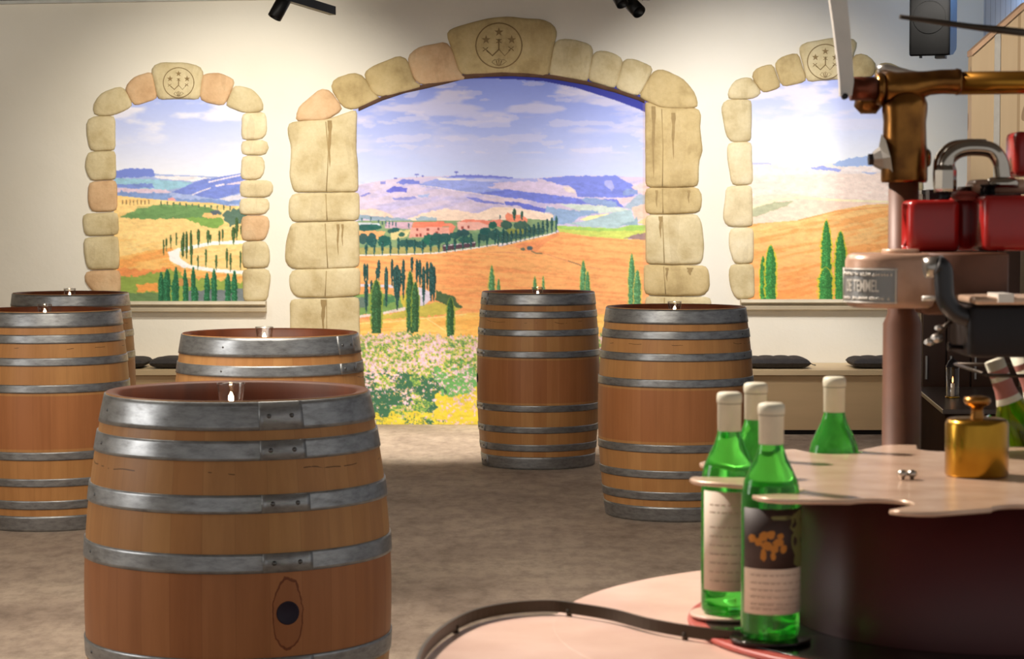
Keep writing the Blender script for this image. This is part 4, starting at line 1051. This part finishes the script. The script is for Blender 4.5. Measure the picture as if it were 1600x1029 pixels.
def panel_cab(name, label, x0, x1, y0, y1, z1, n, handle=True):
    root = empty(name, ((x0+x1)/2, (y0+y1)/2, 0), label, 'cabinet', 'dark brown cabinets'); o = root.location
    MB().box(x0, x1, y0+.02, y1, 0, z1-.02).build('carcass', M['cabinet'], root, o)
    MB().box(x0-.01, x1+.01, y0-.005, y1+.005, z1-.02, z1).build('top_board', M['cabtop'], root, o)
    w = (x1-x0)/n
    for i in range(n):
        dr = MB().rbox(x0+i*w+.004, x0+(i+1)*w-.004, y0, y0+.018, .05, z1-.03, .003, rt=.002).build('door', M['cabinet'], root, o)
        if handle: MB().box(x0+i*w+.015, x0+i*w+.025, y0-.02, y0, z1*.35, z1*.35+.12).build('door_handle', M['nickel'], dr, o)
    return root
panel_cab('tall_cabinet', 'tall dark brown cabinet behind the machine post', P(1442, 400, 11.2).x, 2.62, 11.2, 11.6, P(1500, 297, 11.2).z, 4)
NB = simple('near_black_walnut', (52, 30, 16), .95, 0, .15, 6); NB.node_tree.nodes['Principled BSDF'].inputs['Specular IOR Level'].default_value = .05
rt = empty('low_cabinet', (2.3, 10.3, 0), 'low dark brown cabinet with grey top in front of the tall one', 'cabinet', 'dark brown cabinets'); o0 = rt.location
fp = [(1.965, 9.84), (2.66, 9.84), (2.66, 11.12), (2.085, 11.12)]
MB().slab(fp, 0, .465, 0, smooth=False).build('carcass', NB, rt, o0)
MB().slab([(1.95, 9.82), (2.67, 9.82), (2.67, 11.14), (2.07, 11.14)], .466, .488, .003, smooth=False).build('top_board', M['cabtop'], rt, o0)
for i in range(2):
    dr = MB().box(1.99+i*.33, 2.30+i*.33, 9.822, 9.839, .05, .45).build('door', M['cabinet'], rt, o0)
    MB().box(2.01+i*.33, 2.02+i*.33, 9.80, 9.822, .2, .32).build('door_handle', M['nickel'], dr, o0)
# lantern with a small flame on the low cabinet
lp = P(1505, 640, 10.2); lx = lp.x
lr = empty('glass_lantern', (lx, 10.45, .488), 'small lantern glinting on the low dark cabinet', 'lantern')
MB().lathe([(0, 0), (.035, 0), (.035, .008), (0, .008)], 24, close=False).build('lantern_base', M['brass'], lr)
MB().lathe([(.030, .008), (.032, .15), (.030, .15), (.028, .008)], 24, close=False).build('lantern_glass', M['glass'], lr)
MB().lathe([(.034, .15), (.020, .18), (.004, .19), (0, .19)], 24, close=False).build('lantern_cap', M['dark'], lr)
MB().lathe([(0, .009), (.010, .009), (.010, .07), (0, .07)], 16, close=False).build('candle', M['wax'], lr)
MB().lathe([(.0005, .072), (.0035, .080), (.0030, .092), (.0004, .104)], 12, close=False).build('flame', emit('lantern_flame', (1, .4, .12), 6), lr)

# ---------------------------------------------------------------- the bottling machine
CX, CY = .63, 2.91
mr = empty('bottling_machine', (CX, CY, 0), 'old red and cream rotary bottling machine with bronze head in the right foreground', 'machine')
MO = Vector((CX, CY, 0))
def mp(mb, name, mat, parent=None): return mb.build(name, mat, parent if parent is not None else mr, MO)
ZT = .808
def disc(r, n=72, cx=CX, cy=CY): return [(cx+r*math.cos(2*math.pi*k/n), cy+r*math.sin(2*math.pi*k/n)) for k in range(n)]
mp(MB().lathe([(.0, 0), (.34, 0), (.34, .03), (.20, .05), (.16, .12), (.16, ZT-.06), (.30, ZT-.03)], 48, CX, CY), 'pedestal', M['redd'])
mp(MB().slab(disc(.575), ZT-.03, ZT, .0012), 'table', M['cream'])
# infeed lobe of the table with its guide rail
rail2d = [(-.115, 2.56), (-.108, 2.70), (-.085, 2.83), (-.050, 2.93), (0, 2.985), (.053, 3.0), (.092, 2.975), (.138, 2.93), (.184, 2.86), (.247, 2.80), (.300, 2.77)]
lobe = [(-.105, 2.40)]+rail2d[0:6]+[(.12, 3.05), (.2, 3.0), (.3, 2.9), (.3, 2.40)]
lobe = lobe[::-1]
mp(MB().slab([tuple(v) for v in catmull([Vector((x, y, 0)).to_2d() for x, y in lobe], 4, True)], ZT-.031, ZT-.0003, .0012), 'infeed_table', M['cream'])
rp = [Vector((p.x, p.y, 0)) for p in catmull([Vector((x, y, 0)) for x, y in rail2d], 6)]
mb = MB(); vs = []; n = len(rp)
for i, p in enumerate(rp):
    t = (rp[min(i+1, n-1)]-rp[max(i-1, 0)]).normalized(); nn = Vector((t.y, -t.x, 0))*.0022
    for sgn in (-1, 1):
        for z in (ZT+.004, ZT+.020): vs.append(p+nn*sgn+Vector((0, 0, z)))
fs = []
for i in range(n-1):
    a = i*4; b = a+4
    fs += [(a, b, b+1, a+1), (a+2, a+3, b+3, b+2), (a+1, b+1, b+3, a+3), (a, a+2, b+2, b)]
fs += [(0,1,3,2), ((n-1)*4, (n-1)*4+2, (n-1)*4+3, (n-1)*4+1)]
mb.add(vs, fs, 0, False)
for i in (14, 34, 52):
    p = rp[min(i, n-1)]; mb.lathe([(.004, ZT-.001), (.004, ZT+.010)], 10, p.x, p.y)
mp(mb, 'guide_rail', M['spring'])
mb = MB(); q = [Vector((x, y, 0)) for x, y in rail2d]
# star wheels
def star_outline(ro, ri, pocket=.041, seed=0, skew=-6):
    pts = []
    for k in range(12):
        ac = math.radians(27+30*k)           # pocket centre direction
        pc = Vector((CX+.337*math.cos(ac), CY+.337*math.sin(ac)))
        # tooth between pockets k-1 and k
        at = math.radians(27+30*k-15+skew)
        for da in (-4.0, -1.5, 1.5, 4.0):
            a = at+math.radians(da); r = ro-(.006 if abs(da) > 3 else 0); pts.append((CX+r*math.cos(a), CY+r*math.sin(a)))
        for s in range(9):                   # concave pocket
            b = ac-math.pi/2*1.02+(-math.pi*1.0)*(s/8)*0 
            ang = ac+math.pi+math.radians(-88+176*(s/8))*-1
            ang = ac+math.pi-math.radians(-84+168*(s/8))*-1 if False else ac+math.pi+math.radians(84-168*(s/8))
            pts.append((pc.x+pocket*math.cos(ang), pc.y+pocket*math.sin(ang)))
    return pts
so = star_outline(.395, .30)
mp(MB().slab(so, 1.007, 1.013, .0018), 'star_wheel', M['creamtop'])
mp(MB().slab(disc(.392, 96), ZT+.001, ZT+.0085, .003), 'bottle_turntable', M['redpale'])
mp(MB().slab(disc(.372, 96), ZT+.0086, ZT+.0105, .0005), 'turntable_surface', M['gloss'])
for ang in (207, 177, 147, 117):
    a = math.radians(ang); r = .052
    mp(MB().lathe([(r-.012, ZT+.0106), (r-.010, ZT+.0118), (r, ZT+.0125), (r, ZT+.016), (r-.002, ZT+.0164), (0, ZT+.0164)], 36, CX+.337*math.cos(a), CY+.337*math.sin(a), close=False), 'bottle_pad', M['gloss' if ang == 207 else 'cream'])
mp(MB().lathe([(.247, ZT+.0107), (.247, 1.0065), (.2, 1.0068)], 72, CX, CY, close=False), 'drum', M['redd'])
# brass hub with knob
hb = P(1527, 745, 2.90); HX, HY = hb.x, 2.905
hub = mp(MB().lathe([(0, 1.0135), (.0405, 1.0135), (.042, 1.016), (.042, 1.083), (.040, 1.088), (.036, 1.090), (0, 1.091)], 40, HX, HY, close=False), 'brass_hub', M['brass'])
mp(MB().lathe([(.010, 1.090), (.008, 1.100), (.009, 1.106), (.016, 1.109), (.0185, 1.113), (.0175, 1.118), (.010, 1.120), (0, 1.1205)], 24, HX, HY, close=False), 'hub_knob', M['bronze'], hub)
for px, py in ((1425, 745), (1410, 752)):
    q = P(px, py, 2.86)
    mp(MB().lathe([(0, 1.0135), (.003, 1.0135), (.003, 1.017), (.006, 1.018), (.007, 1.022), (.004, 1.0255), (0, 1.026)], 14, q.x, (338-CAMZ) and 2.86 if False else 2.86, close=False), 'star_bolt', M['nickel'])
# column and cast bronze head
PD = 3.36; s_ = PD/F
PX = P(1411, 400, PD).x
def zz_(py, d=PD): return P(1411, py, d).z
rcol = 30*s_
mp(MB().lathe([(.045, ZT), (.045, ZT+.02), (rcol, ZT+.025), (rcol, zz_(505)), (rcol*.78, zz_(490)), (rcol*.78, zz_(280))], 40, PX, PD), 'column', M['brown'])
head = MB()
head.lathe([(34.5*s_, zz_(285)), (36*s_, zz_(281)), (36*s_, zz_(240)), (34*s_, zz_(225)), (33*s_, zz_(190)), (35*s_, zz_(172)), (35*s_, zz_(162)), (31*s_, zz_(152)), (22*s_, zz_(144)), (0, zz_(140))], 40, P(1413, 250, PD).x, PD)
hz0 = P(1380, 138, PD); 
def hx(px): return P(px, 138, PD).x
zc = zz_(138)
head.tube([(hx(1378), PD, zc), (hx(1388), PD, zc), (hx(1400), PD, zc), (hx(1425), PD, zc+.002), (hx(1450), PD, zc+.008), (hx(1470), PD, zc+.010), (hx(1492), PD, zc+.010), (hx(1494), PD, zc+.010), (hx(1500), PD, zc+.010)],
          [20*s_, 26*s_, 25*s_, 24*s_, 19*s_, 19*s_, 19.5*s_, 21*s_, 20*s_], 24)
head.tube([(hx(1368), PD, zc-.001), (hx(1374), PD, zc-.001), (hx(1380), PD, zc-.001)], [24*s_, 26*s_, 25*s_], 24)
head.tube([(hx(1344), PD+.03, zc-.012), (hx(1352), PD+.03, zc-.014), (hx(1372), PD+.03, zc-.014), (hx(1378), PD+.03, zc-.012)], [16*s_, 24*s_, 24*s_, 16*s_], 20)
hd_ = mp(head, 'bronze_head', M['bronze'])
# bolt nub at the lower left of the head and its twin
sx_ = P(1364, 247, PD).x
mp(MB().tube([(sx_, PD, zz_(249)), (sx_+.012, PD, zz_(248)), (P(1385, 247, PD).x, PD, zz_(246))], [11*s_, 19*s_, 38*s_], 8, smooth=False), 'head_lug', M['nickel'], hd_)
mp(MB().tube([(P(1357, 247, PD).x, PD, zz_(249)), (sx_+.003, PD, zz_(249))], 10*s_, 6, smooth=False), 'lug_bolt', M['dark'], hd_)
mp(MB().tube([(P(1440, 247, PD).x, PD, zz_(247)), (P(1453, 247, PD).x, PD, zz_(247))], [22*s_, 12*s_], 10), 'head_lug', M['bronze'], hd_)
# left socket and lever
mp(MB().tube([(hx(1327), PD-.01, zc-.001), (hx(1366), PD-.01, zc-.001)], 18.5*s_, 24), 'lever_socket', simple('reddish_bronze', (126, 66, 44), .35, .8, .2, 10))
dl = PD-.025
pts = [(1321, 150, 9), (1322, 128, 11), (1320, 100, 11.5), (1315, 50, 12.5), (1309, 0, 13.5), (1304, -60, 14)]
mb = MB(); vs = []
for px, py, w_ in pts:
    for k, yy in ((-1, dl-.008), (1, dl-.008), (1, dl+.008), (-1, dl+.008)):
        p = P(px+k*w_, py, dl); vs.append((p.x, yy, p.z))
n = len(pts); fs = [(0,1,2,3), tuple((n-1)*4+i for i in (3,2,1,0))]+[(i*4+j, (i+1)*4+j, (i+1)*4+(j+1) % 4, i*4+(j+1) % 4) for i in range(n-1) for j in range(4)]
mb.add(vs, fs, 0, False)
lev = mp(mb, 'lever', simple('pale_steel', (226, 220, 210), .3, .3))
p = P(1321, 150, dl-.02); mp(MB().tube([(p.x, dl-.018, p.z), (p.x, dl-.006, p.z)], 5*s_, 8), 'lever_screw', M['dark'], lev)
# horizontal brass pipe and pale rod behind
zr = zz_(130)
mp(MB().tube([(hx(1497), PD, zr+.0), (hx(1760), PD, zr+.003)], 18*s_, 24), 'brass_pipe', M['pipe'])
a, b = P(1372, 110, PD+.09), P(1470, 124, PD+.05)
mp(MB().tube([a, P(1385, 108, PD+.09), P(1420, 116, PD+.07), b], [8*s_, 9*s_, 7*s_, 6*s_], 12), 'return_pipe', M['nickel'])
a, b, c = P(1406, 26, 3.0), P(1520, 42, 3.02), P(1640, 55, 3.05)
mp(MB().tube([a, b, P(1556, 46, 3.03), c], [3.5*3/F, 5*3/F, 6*3/F, 6.5*3/F], 10), 'control_rod', M['spring'])
# housing with nameplate
HD = 3.20
def hxp(px): return P(px, 440, HD).x
r_ = .062; x0 = hxp(1330); yc = HD+.055
zt_, zb_ = P(1400, 396, HD).z, P(1400, 482, HD).z
outl = []
for k in range(17):
    a = math.pi/2+math.pi*k/16
    outl.append((x0+r_+r_*math.cos(a), yc+r_*math.sin(a)))
outl += [(hxp(1440), yc-r_), (hxp(1462), yc-r_+.012), (hxp(1462), yc+r_)]
hs = mp(MB().slab(outl, zb_, zt_, .011), 'pump_housing', M['taupe'])
mp(MB().slab([(hxp(1452), yc-.035), (hxp(1578), yc-.035), (hxp(1582), yc-.03), (hxp(1582), yc+.06), (hxp(1452), yc+.06)], zb_-.01, zt_+.001, .004), 'gear_housing', M['brown'])
mp(MB().slab(disc(.028, 24, x0+r_+.02, yc), zt_-.001, zt_+.006, .002), 'housing_cap', M['creamtop'], hs)
# nameplate bent round the rounded end
def on_arc(s, z, off):   # s = arc length from the tangent point, measured back round the left end
    a = -math.pi/2-s/r_
    return Vector((x0+r_+(r_+off)*math.cos(a), yc+(r_+off)*math.sin(a), z))
s1 = -.012 - 0
zt2, zb2 = P(1370, 419, HD).z, P(1370, 474, HD).z
def smap(t): return (-.004)+t*(.104)        # t 0..1 from right to left
mb = MB(); vs = []; n = 14
for k in range(n+1):
    for z, off in ((zb2, .0002), (zb2, .0018), (zt2, .0018), (zt2, .0002)): vs.append(on_arc(smap(k/n), z, off))
fs = [(k*4+j, (k+1)*4+j, (k+1)*4+(j+1) % 4, k*4+(j+1) % 4) for k in range(n) for j in range(4)]+[(0,1,2,3), tuple(n*4+i for i in (3,2,1,0))]
mb.add(vs, fs, 0, False); npl = mp(mb, 'nameplate', M['plate'], hs)
mb = MB()
for zf in (zb2+.0015, zt2-.0015): mb.tube([on_arc(smap(k/12), zf, .0026) for k in range(13)], .0009, 6)
for sf in (0.02, .98): mb.tube([on_arc(smap(sf), zb2, .0026), on_arc(smap(sf), zt2, .0026)], .0009, 6)
rnd = random.Random(3)
for z0 in (zt2-.0085, zb2+.0075):          # two illegible lines of small writing
    s = .008
    while s < .096:
        L_ = rnd.uniform(.0022, .0045)
        if rnd.random() > .16:
            mb.tube([on_arc(smap(.0)+s, z0-.0028, .0026), on_arc(smap(.0)+s+.0005, z0+rnd.uniform(.0012, .0030), .0026)], .0008, 5)
            mb.tube([on_arc(smap(.0)+s, z0-rnd.uniform(-.002, .0025), .0026), on_arc(smap(.0)+s+L_*.7, z0-rnd.uniform(-.002, .0025), .0026)], .0008, 5)
        s += L_
def bent_text(txt, size, s_right, z, width):
    cu = bpy.data.curves.new('lettering', 'FONT'); cu.body = txt; cu.size = size; cu.extrude = .0006; cu.offset = size*.005
    to = bpy.data.objects.new('lettering', cu); C.objects.link(to)
    dg = bpy.context.evaluated_depsgraph_get(); me = bpy.data.meshes.new_from_object(to.evaluated_get(dg))
    vs = [v.co.copy() for v in me.vertices]; fs = [tuple(p.vertices) for p in me.polygons]
    W = max(v.x for v in vs)
    widen = width/W; out = [on_arc(s_right+(W-v.x)*widen, z+v.y, .0022+v.z) for v in vs]
    bpy.data.objects.remove(to); return out, fs
vs, fs = bent_text('DE TEMMEL', .0255, .022, (zb2+zt2)/2-.0085, .060)
mb.add(vs, fs, 0, False)
mp(mb, 'lettering', M['letter'], hs)
# red covers
RD = 3.30
def red(px0, px1, py0, py1, d, dp, mat, name='red_cover'):
    a, b = P(px0, py1, d), P(px1, py0, d)
    return mp(MB().rbox(a.x, b.x, d, d+dp, a.z, b.z, .014, rt=.008), name, mat)
red(1419, 1502, 312, 393, RD-.02, .09, M['redb']); red(1537, 1680, 305, 392, RD-.06, .12, M['redb'])
red(1494, 1540, 308, 392, RD+.04, .10, M['redb']); red(1418, 1424, 318, 392, RD-.0, .09, M['redb'])
red(1493, 1540, 298, 313, RD+.01, .05, M['redpale'], 'red_flange')
red(1587, 1640, 205, 275, RD+.02, .08, M['redb'])
red(1523, 1610, 280, 302, RD+.0, .08, M['taupe'], 'valve_block'); red(1540, 1553, 288, 306, RD-.03, .03, M['dark'], 'clamp')
red(1503, 1523, 291, 300, RD+.03, .05, M['brown'], 'valve_block')
# chrome swan neck pipe with nuts
d = RD+.01; k_ = d/F
path = catmull([P(1478, 296, d), P(1478, 268, d), P(1483, 246, d), P(1502, 233, d), P(1530, 231, d), P(1551, 236, d), P(1563, 252, d), P(1567, 275, d), P(1568, 288, d)], 5)
chp = mp(MB().tube(path, 12.5*k_, 20), 'chrome_pipe', M['chrome'])
p = P(1478, 270, d); q = P(1566, 281, d)
mp(MB().lathe([(15.5*k_, p.z-.028), (17*k_, p.z-.024), (17*k_, p.z+.004), (14*k_, p.z+.012)], 6, p.x, d, smooth=False), 'hex_nut', M['chrome'], chp)
mp(MB().lathe([(26*k_, q.z-.012), (26*k_, q.z-.002), (18*k_, q.z+.004)], 24, q.x, d), 'pipe_flange', M['chrome'], chp)
mp(MB().lathe([(8*k_, P(1, 320, d).z), (8*k_, p.z-.026)], 14, p.x-.002, d), 'pipe_stem', M['dark'], chp)
d = RD+.07
path = catmull([P(1468, 300, d), P(1466, 270, d), P(1470, 246, d), P(1487, 230, d), P(1512, 226, d), P(1540, 226, d)], 5)
mp(MB().tube(path, 9*k_, 16), 'chrome_pipe', M['chrome'])
d = RD+.2
mp(MB().box(P(1455, 1, d).x, P(1530, 1, d).x, d, d+.03, P(1, 312, d).z, P(1, 296, d).z), 'rear_bracket', M['dark'])
# black elbow, tank, drip cocks
ED = 3.10
mp(MB().tube([P(1444, 419, ED+.0), P(1458, 417, ED), P(1472, 415, ED-.01)], [16*ED/F, 17*ED/F, 16*ED/F], 18), 'elbow_joint', M['nickel'])
path = catmull([P(1464, 414, ED-.02), P(1473, 420, ED-.02), P(1475, 445, ED-.02), P(1478, 468, ED-.02), P(1492, 487, ED-.02), P(1515, 496, ED-.02), P(1540, 500, ED-.02)], 5)
mp(MB().tube(path, [15*ED/F]*len(path), 18), 'black_elbow_hose', M['rubber'])
mp(MB().lathe([(.0, P(1, 457, ED).z-.0), (.03, P(1, 457, ED).z)], 6, 9, 9) if False else MB().tube([P(1441, 466, ED+.04), P(1461, 466, ED+.04)], 4.0*ED/F, 8), 'pin', M['letter'])
a, b = P(1511, 558, ED-.03), P(1720, 477, ED-.03)
mp(MB().rbox(a.x, b.x, ED-.04, ED+.10, a.z, b.z, .012, rt=.006), 'black_tank', M['dark'])
a, b = P(1521, 476, ED-.04), P(1720, 460, ED-.02)
mp(MB().rbox(a.x, b.x, ED-.045, ED+.10, a.z, b.z-.003, .010, rt=.004), 'tank_lid', M['creamtop'])
p = P(1563, 466, ED-.05); mp(MB().box(P(1553, 1, ED).x, P(1577, 1, ED).x, ED-.05, ED+.02, b.z-.010, b.z+.002), 'lid_latch', M['letter'])
for px, py, r in ((1463, 528, 8), (1452, 534, 6), (1468, 512, 5)):
    c = P(px, py, ED); mp(MB().tube([c+Vector((-.006, -.004, .0)), c, c+Vector((.008, .002, 0))], [r*.6*ED/F, r*ED/F, r*.6*ED/F], 10), 'drain_cock', M['nickel'])
mp(MB().tube([P(1464, 524, ED), P(1478, 508, ED), P(1490, 500, ED)], 3.5*ED/F, 8), 'drain_pipe', M['spring'])
mp(MB().tube([P(1481, 541, ED), P(1485, 541, ED), P(1486, 541, ED), P(1515, 543, ED)], [7*ED/F, 7*ED/F, 4*ED/F, 4*ED/F], 10), 'drain_valve', M['dark'])

# ---------------------------------------------------------------- bottles
BP = [(.0, .004), (.026, 0), (.034, .001), (.0370, .006), (.0375, .014), (.0375, .175), (.0370, .186), (.034, .200), (.027, .216), (.0205, .229), (.0160, .243), (.0146, .256), (.0142, .285), (.0142, .2965), (0, .2970)]
def bottle(name, loc, rz, front, label, group, glass='ggreen', cap='cap'):
    r = empty(name, loc, label, 'bottle', group, rz)
    MB().lathe(BP, 48, close=False).build('glass_body', M[glass], r)
    cb = MB().lathe([(.0152, .2465), (.0158, .247), (.0160, .284), (.0170, .2855), (.0172, .292), (.0165, .297), (.013, .2990), (0, .2994)], 32, close=False)  .build('capsule', M[cap], r)
    MB().lathe([(.0160, .2835), (.0164, .2838), (.0164, .2850), (.0162, .2853)], 32, close=False).build('capsule_ring', M['ink2'], cb)
    if front is None: return r
    z0, z1 = .034, .168
    def wrap(a0, a1, za, zb, off, name, mat, parent):
        vs = []; n = 24
        for k in range(n+1):
            a = math.radians(a0+(a1-a0)*k/n)
            for zz in (za, zb):
                for o_ in (off, off+.0003): vs.append(((.0375+o_)*math.cos(a), (.0375+o_)*math.sin(a), zz))
        fs = []
        for k in range(n):
            a = k*4; b = a+4
            fs += [(a+1, b+1, b+3, a+3), (a, a+2, b+2, b), (a+2, a+3, b+3, b+2), (a, b, b+1, a+1)]
        return MB().add(vs, fs).build(name, mat, parent)
    lb = wrap(-165, -15, z0, z1, .0002, 'paper_label', M['label'], r)
    if front == 'picture':
        wrap(-165, -15, .092, z1, .0007, 'dark_picture_print', M['lab_dark'], lb)
        rnd = random.Random(5); mb = MB(); mo = MB()
        def dab(m, a, z, ra, rz_):
            vs = []; n = 14; vs.append(((.0375+.0018)*math.cos(math.radians(a)), (.0375+.0018)*math.sin(math.radians(a)), z))
            for i in range(n):
                t = 2*math.pi*i/n; aa = math.radians(a+ra*math.cos(t)*rnd.uniform(.75, 1.1)); vs.append(((.0375+.0016)*math.cos(aa), (.0375+.0016)*math.sin(aa), z+rz_*math.sin(t)*rnd.uniform(.75, 1.1)))
            m.add(vs, [(0, 1+i, 1+(i+1) % n) for i in range(n)])
        for a, z, ra, rz_ in ((-142,.130,9,.006),(-128,.126,9,.005),(-118,.134,10,.006),(-104,.136,9,.006),(-112,.122,10,.006),(-98,.118,9,.005),(-90,.126,11,.005),(-80,.118,8,.006),(-118,.110,6,.009),(-86,.134,7,.004),(-100,.109,5,.006)): dab(mb, a, z, ra, rz_)
        for a, z, ra, rz_ in ((-40,.150,30,.016),(-38,.126,26,.022),(-36,.104,24,.012),(-84,.157,26,.003)): dab(mo, a, z, ra, rz_)
        mo.build('olive_print', M['lab_olive'], lb); mb.build('golden_figure_print', M['lab_gold'], lb)
        lines = (.084, .074, .065, .056, .047, .041)
    else: lines = (.150, .140, .120, .108, .096, .084, .072, .060, .048)
    mb = MB(); rnd = random.Random(int(rz*100)+3)
    for z in lines:
        a = -145
        while a < -30:
            L_ = rnd.uniform(5, 16)
            vs = []
            for k in range(4):
                aa = math.radians(a+L_*k/3)
                for zz in (z-.0009, z+.0009): vs.append(((.0375+.0012)*math.cos(aa), (.0375+.0012)*math.sin(aa), zz))
            mb.add(vs, [(k*2, (k+1)*2, (k+1)*2+1, k*2+1) for k in range(3)]); a += L_+rnd.uniform(2, 5)
    mb.build('faded_print_lines', M['ink'], lb)
    return r
ZB = ZT+.0165
for ang, fr, lb in ((207, 'picture', 'green wine bottle nearest the camera, with a dark picture label'),
                    (177, 'plain', 'green wine bottle with a plain cream label, just behind left of the nearest bottle'),
                    (147, 'plain', 'green wine bottle mostly hidden behind the two labelled bottles'),
                    (117, None, 'green wine bottle standing alone left of the machine post')):
    a = math.radians(ang)
    bottle('wine_bottle', (CX+.337*math.cos(a), CY+.337*math.sin(a), ZB), math.radians(8), fr, lb, 'green bottles standing in the star wheel')
# leaning bottles in a wire rack at the right edge, on the machine table
k_ = 0
for px, py, d, tilt, gl, lb in ((1553, 562, 3.34, -21, 'golive', 'leaning olive bottle with red and white neck label at the right edge'),
                                (1592, 552, 3.44, -24, 'golive', 'leaning olive bottle with pale neck label, cut by the right edge'),
                                (1535, 655, 3.54, -42, 'ggreen', 'low leaning dark green bottle behind the brass hub')):
    top = P(px, py, d); t = math.radians(tilt)
    ax = Vector((math.sin(t), 0, math.cos(t)))
    base = top-ax*.299
    if base.z < ZT+.003+.0375*abs(math.sin(t)): base.z = base.z
    r = empty('wine_bottle', base, lb, 'bottle', 'leaning bottles in the rack'); r.rotation_euler = (0, t, 0)
    MB().lathe(BP, 40, close=False).build('glass_body', M[gl], r)
    if k_ < 2:
        MB().lathe([(.0150, .205+.01), (.0150, .2965), (.0148, .2985), (0, .299)], 28, close=False).build('capsule', M['cap'], r) if False else \
        MB().lathe([(.0210, .2300), (.0168, .2430), (.0154, .2560), (.0152, .2985), (0, .299)], 28, close=False).build('neck_label', M['cap'], r)
        MB().lathe([(.0180, .2395), (.0160, .2520), (.0157, .2660)], 28, close=False).build('red_neck_print', M['red_label'], r)
        MB().lathe([(.0156, .274), (.0156, .284)], 28, close=False).build('red_neck_print', M['red_label'], r)
    k_ += 1
rk = empty('wire_rack', (P(1600, 1, 3.4).x, 3.4, ZT), 'thin wire rack holding the leaning bottles at right edge', 'rack'); o0 = rk.location
a, b = P(1545, 586, 3.30), P(1720, 589, 3.30)
mb = MB().tube([a, b], .003, 8); mb.tube([a, a+Vector((0, .25, 0))], .003, 8); mb.tube([b, b+Vector((0, .25, 0))], .003, 8); mb.tube([a+Vector((0, .25, 0)), b+Vector((0, .25, 0))], .003, 8)
mb.build('rail', M['spring'], rk, o0)
for q in (b, b+Vector((0, .25, 0))): MB().tube([q, Vector((q.x, q.y, ZT))], .003, 8).build('upright', M['spring'], rk, o0)
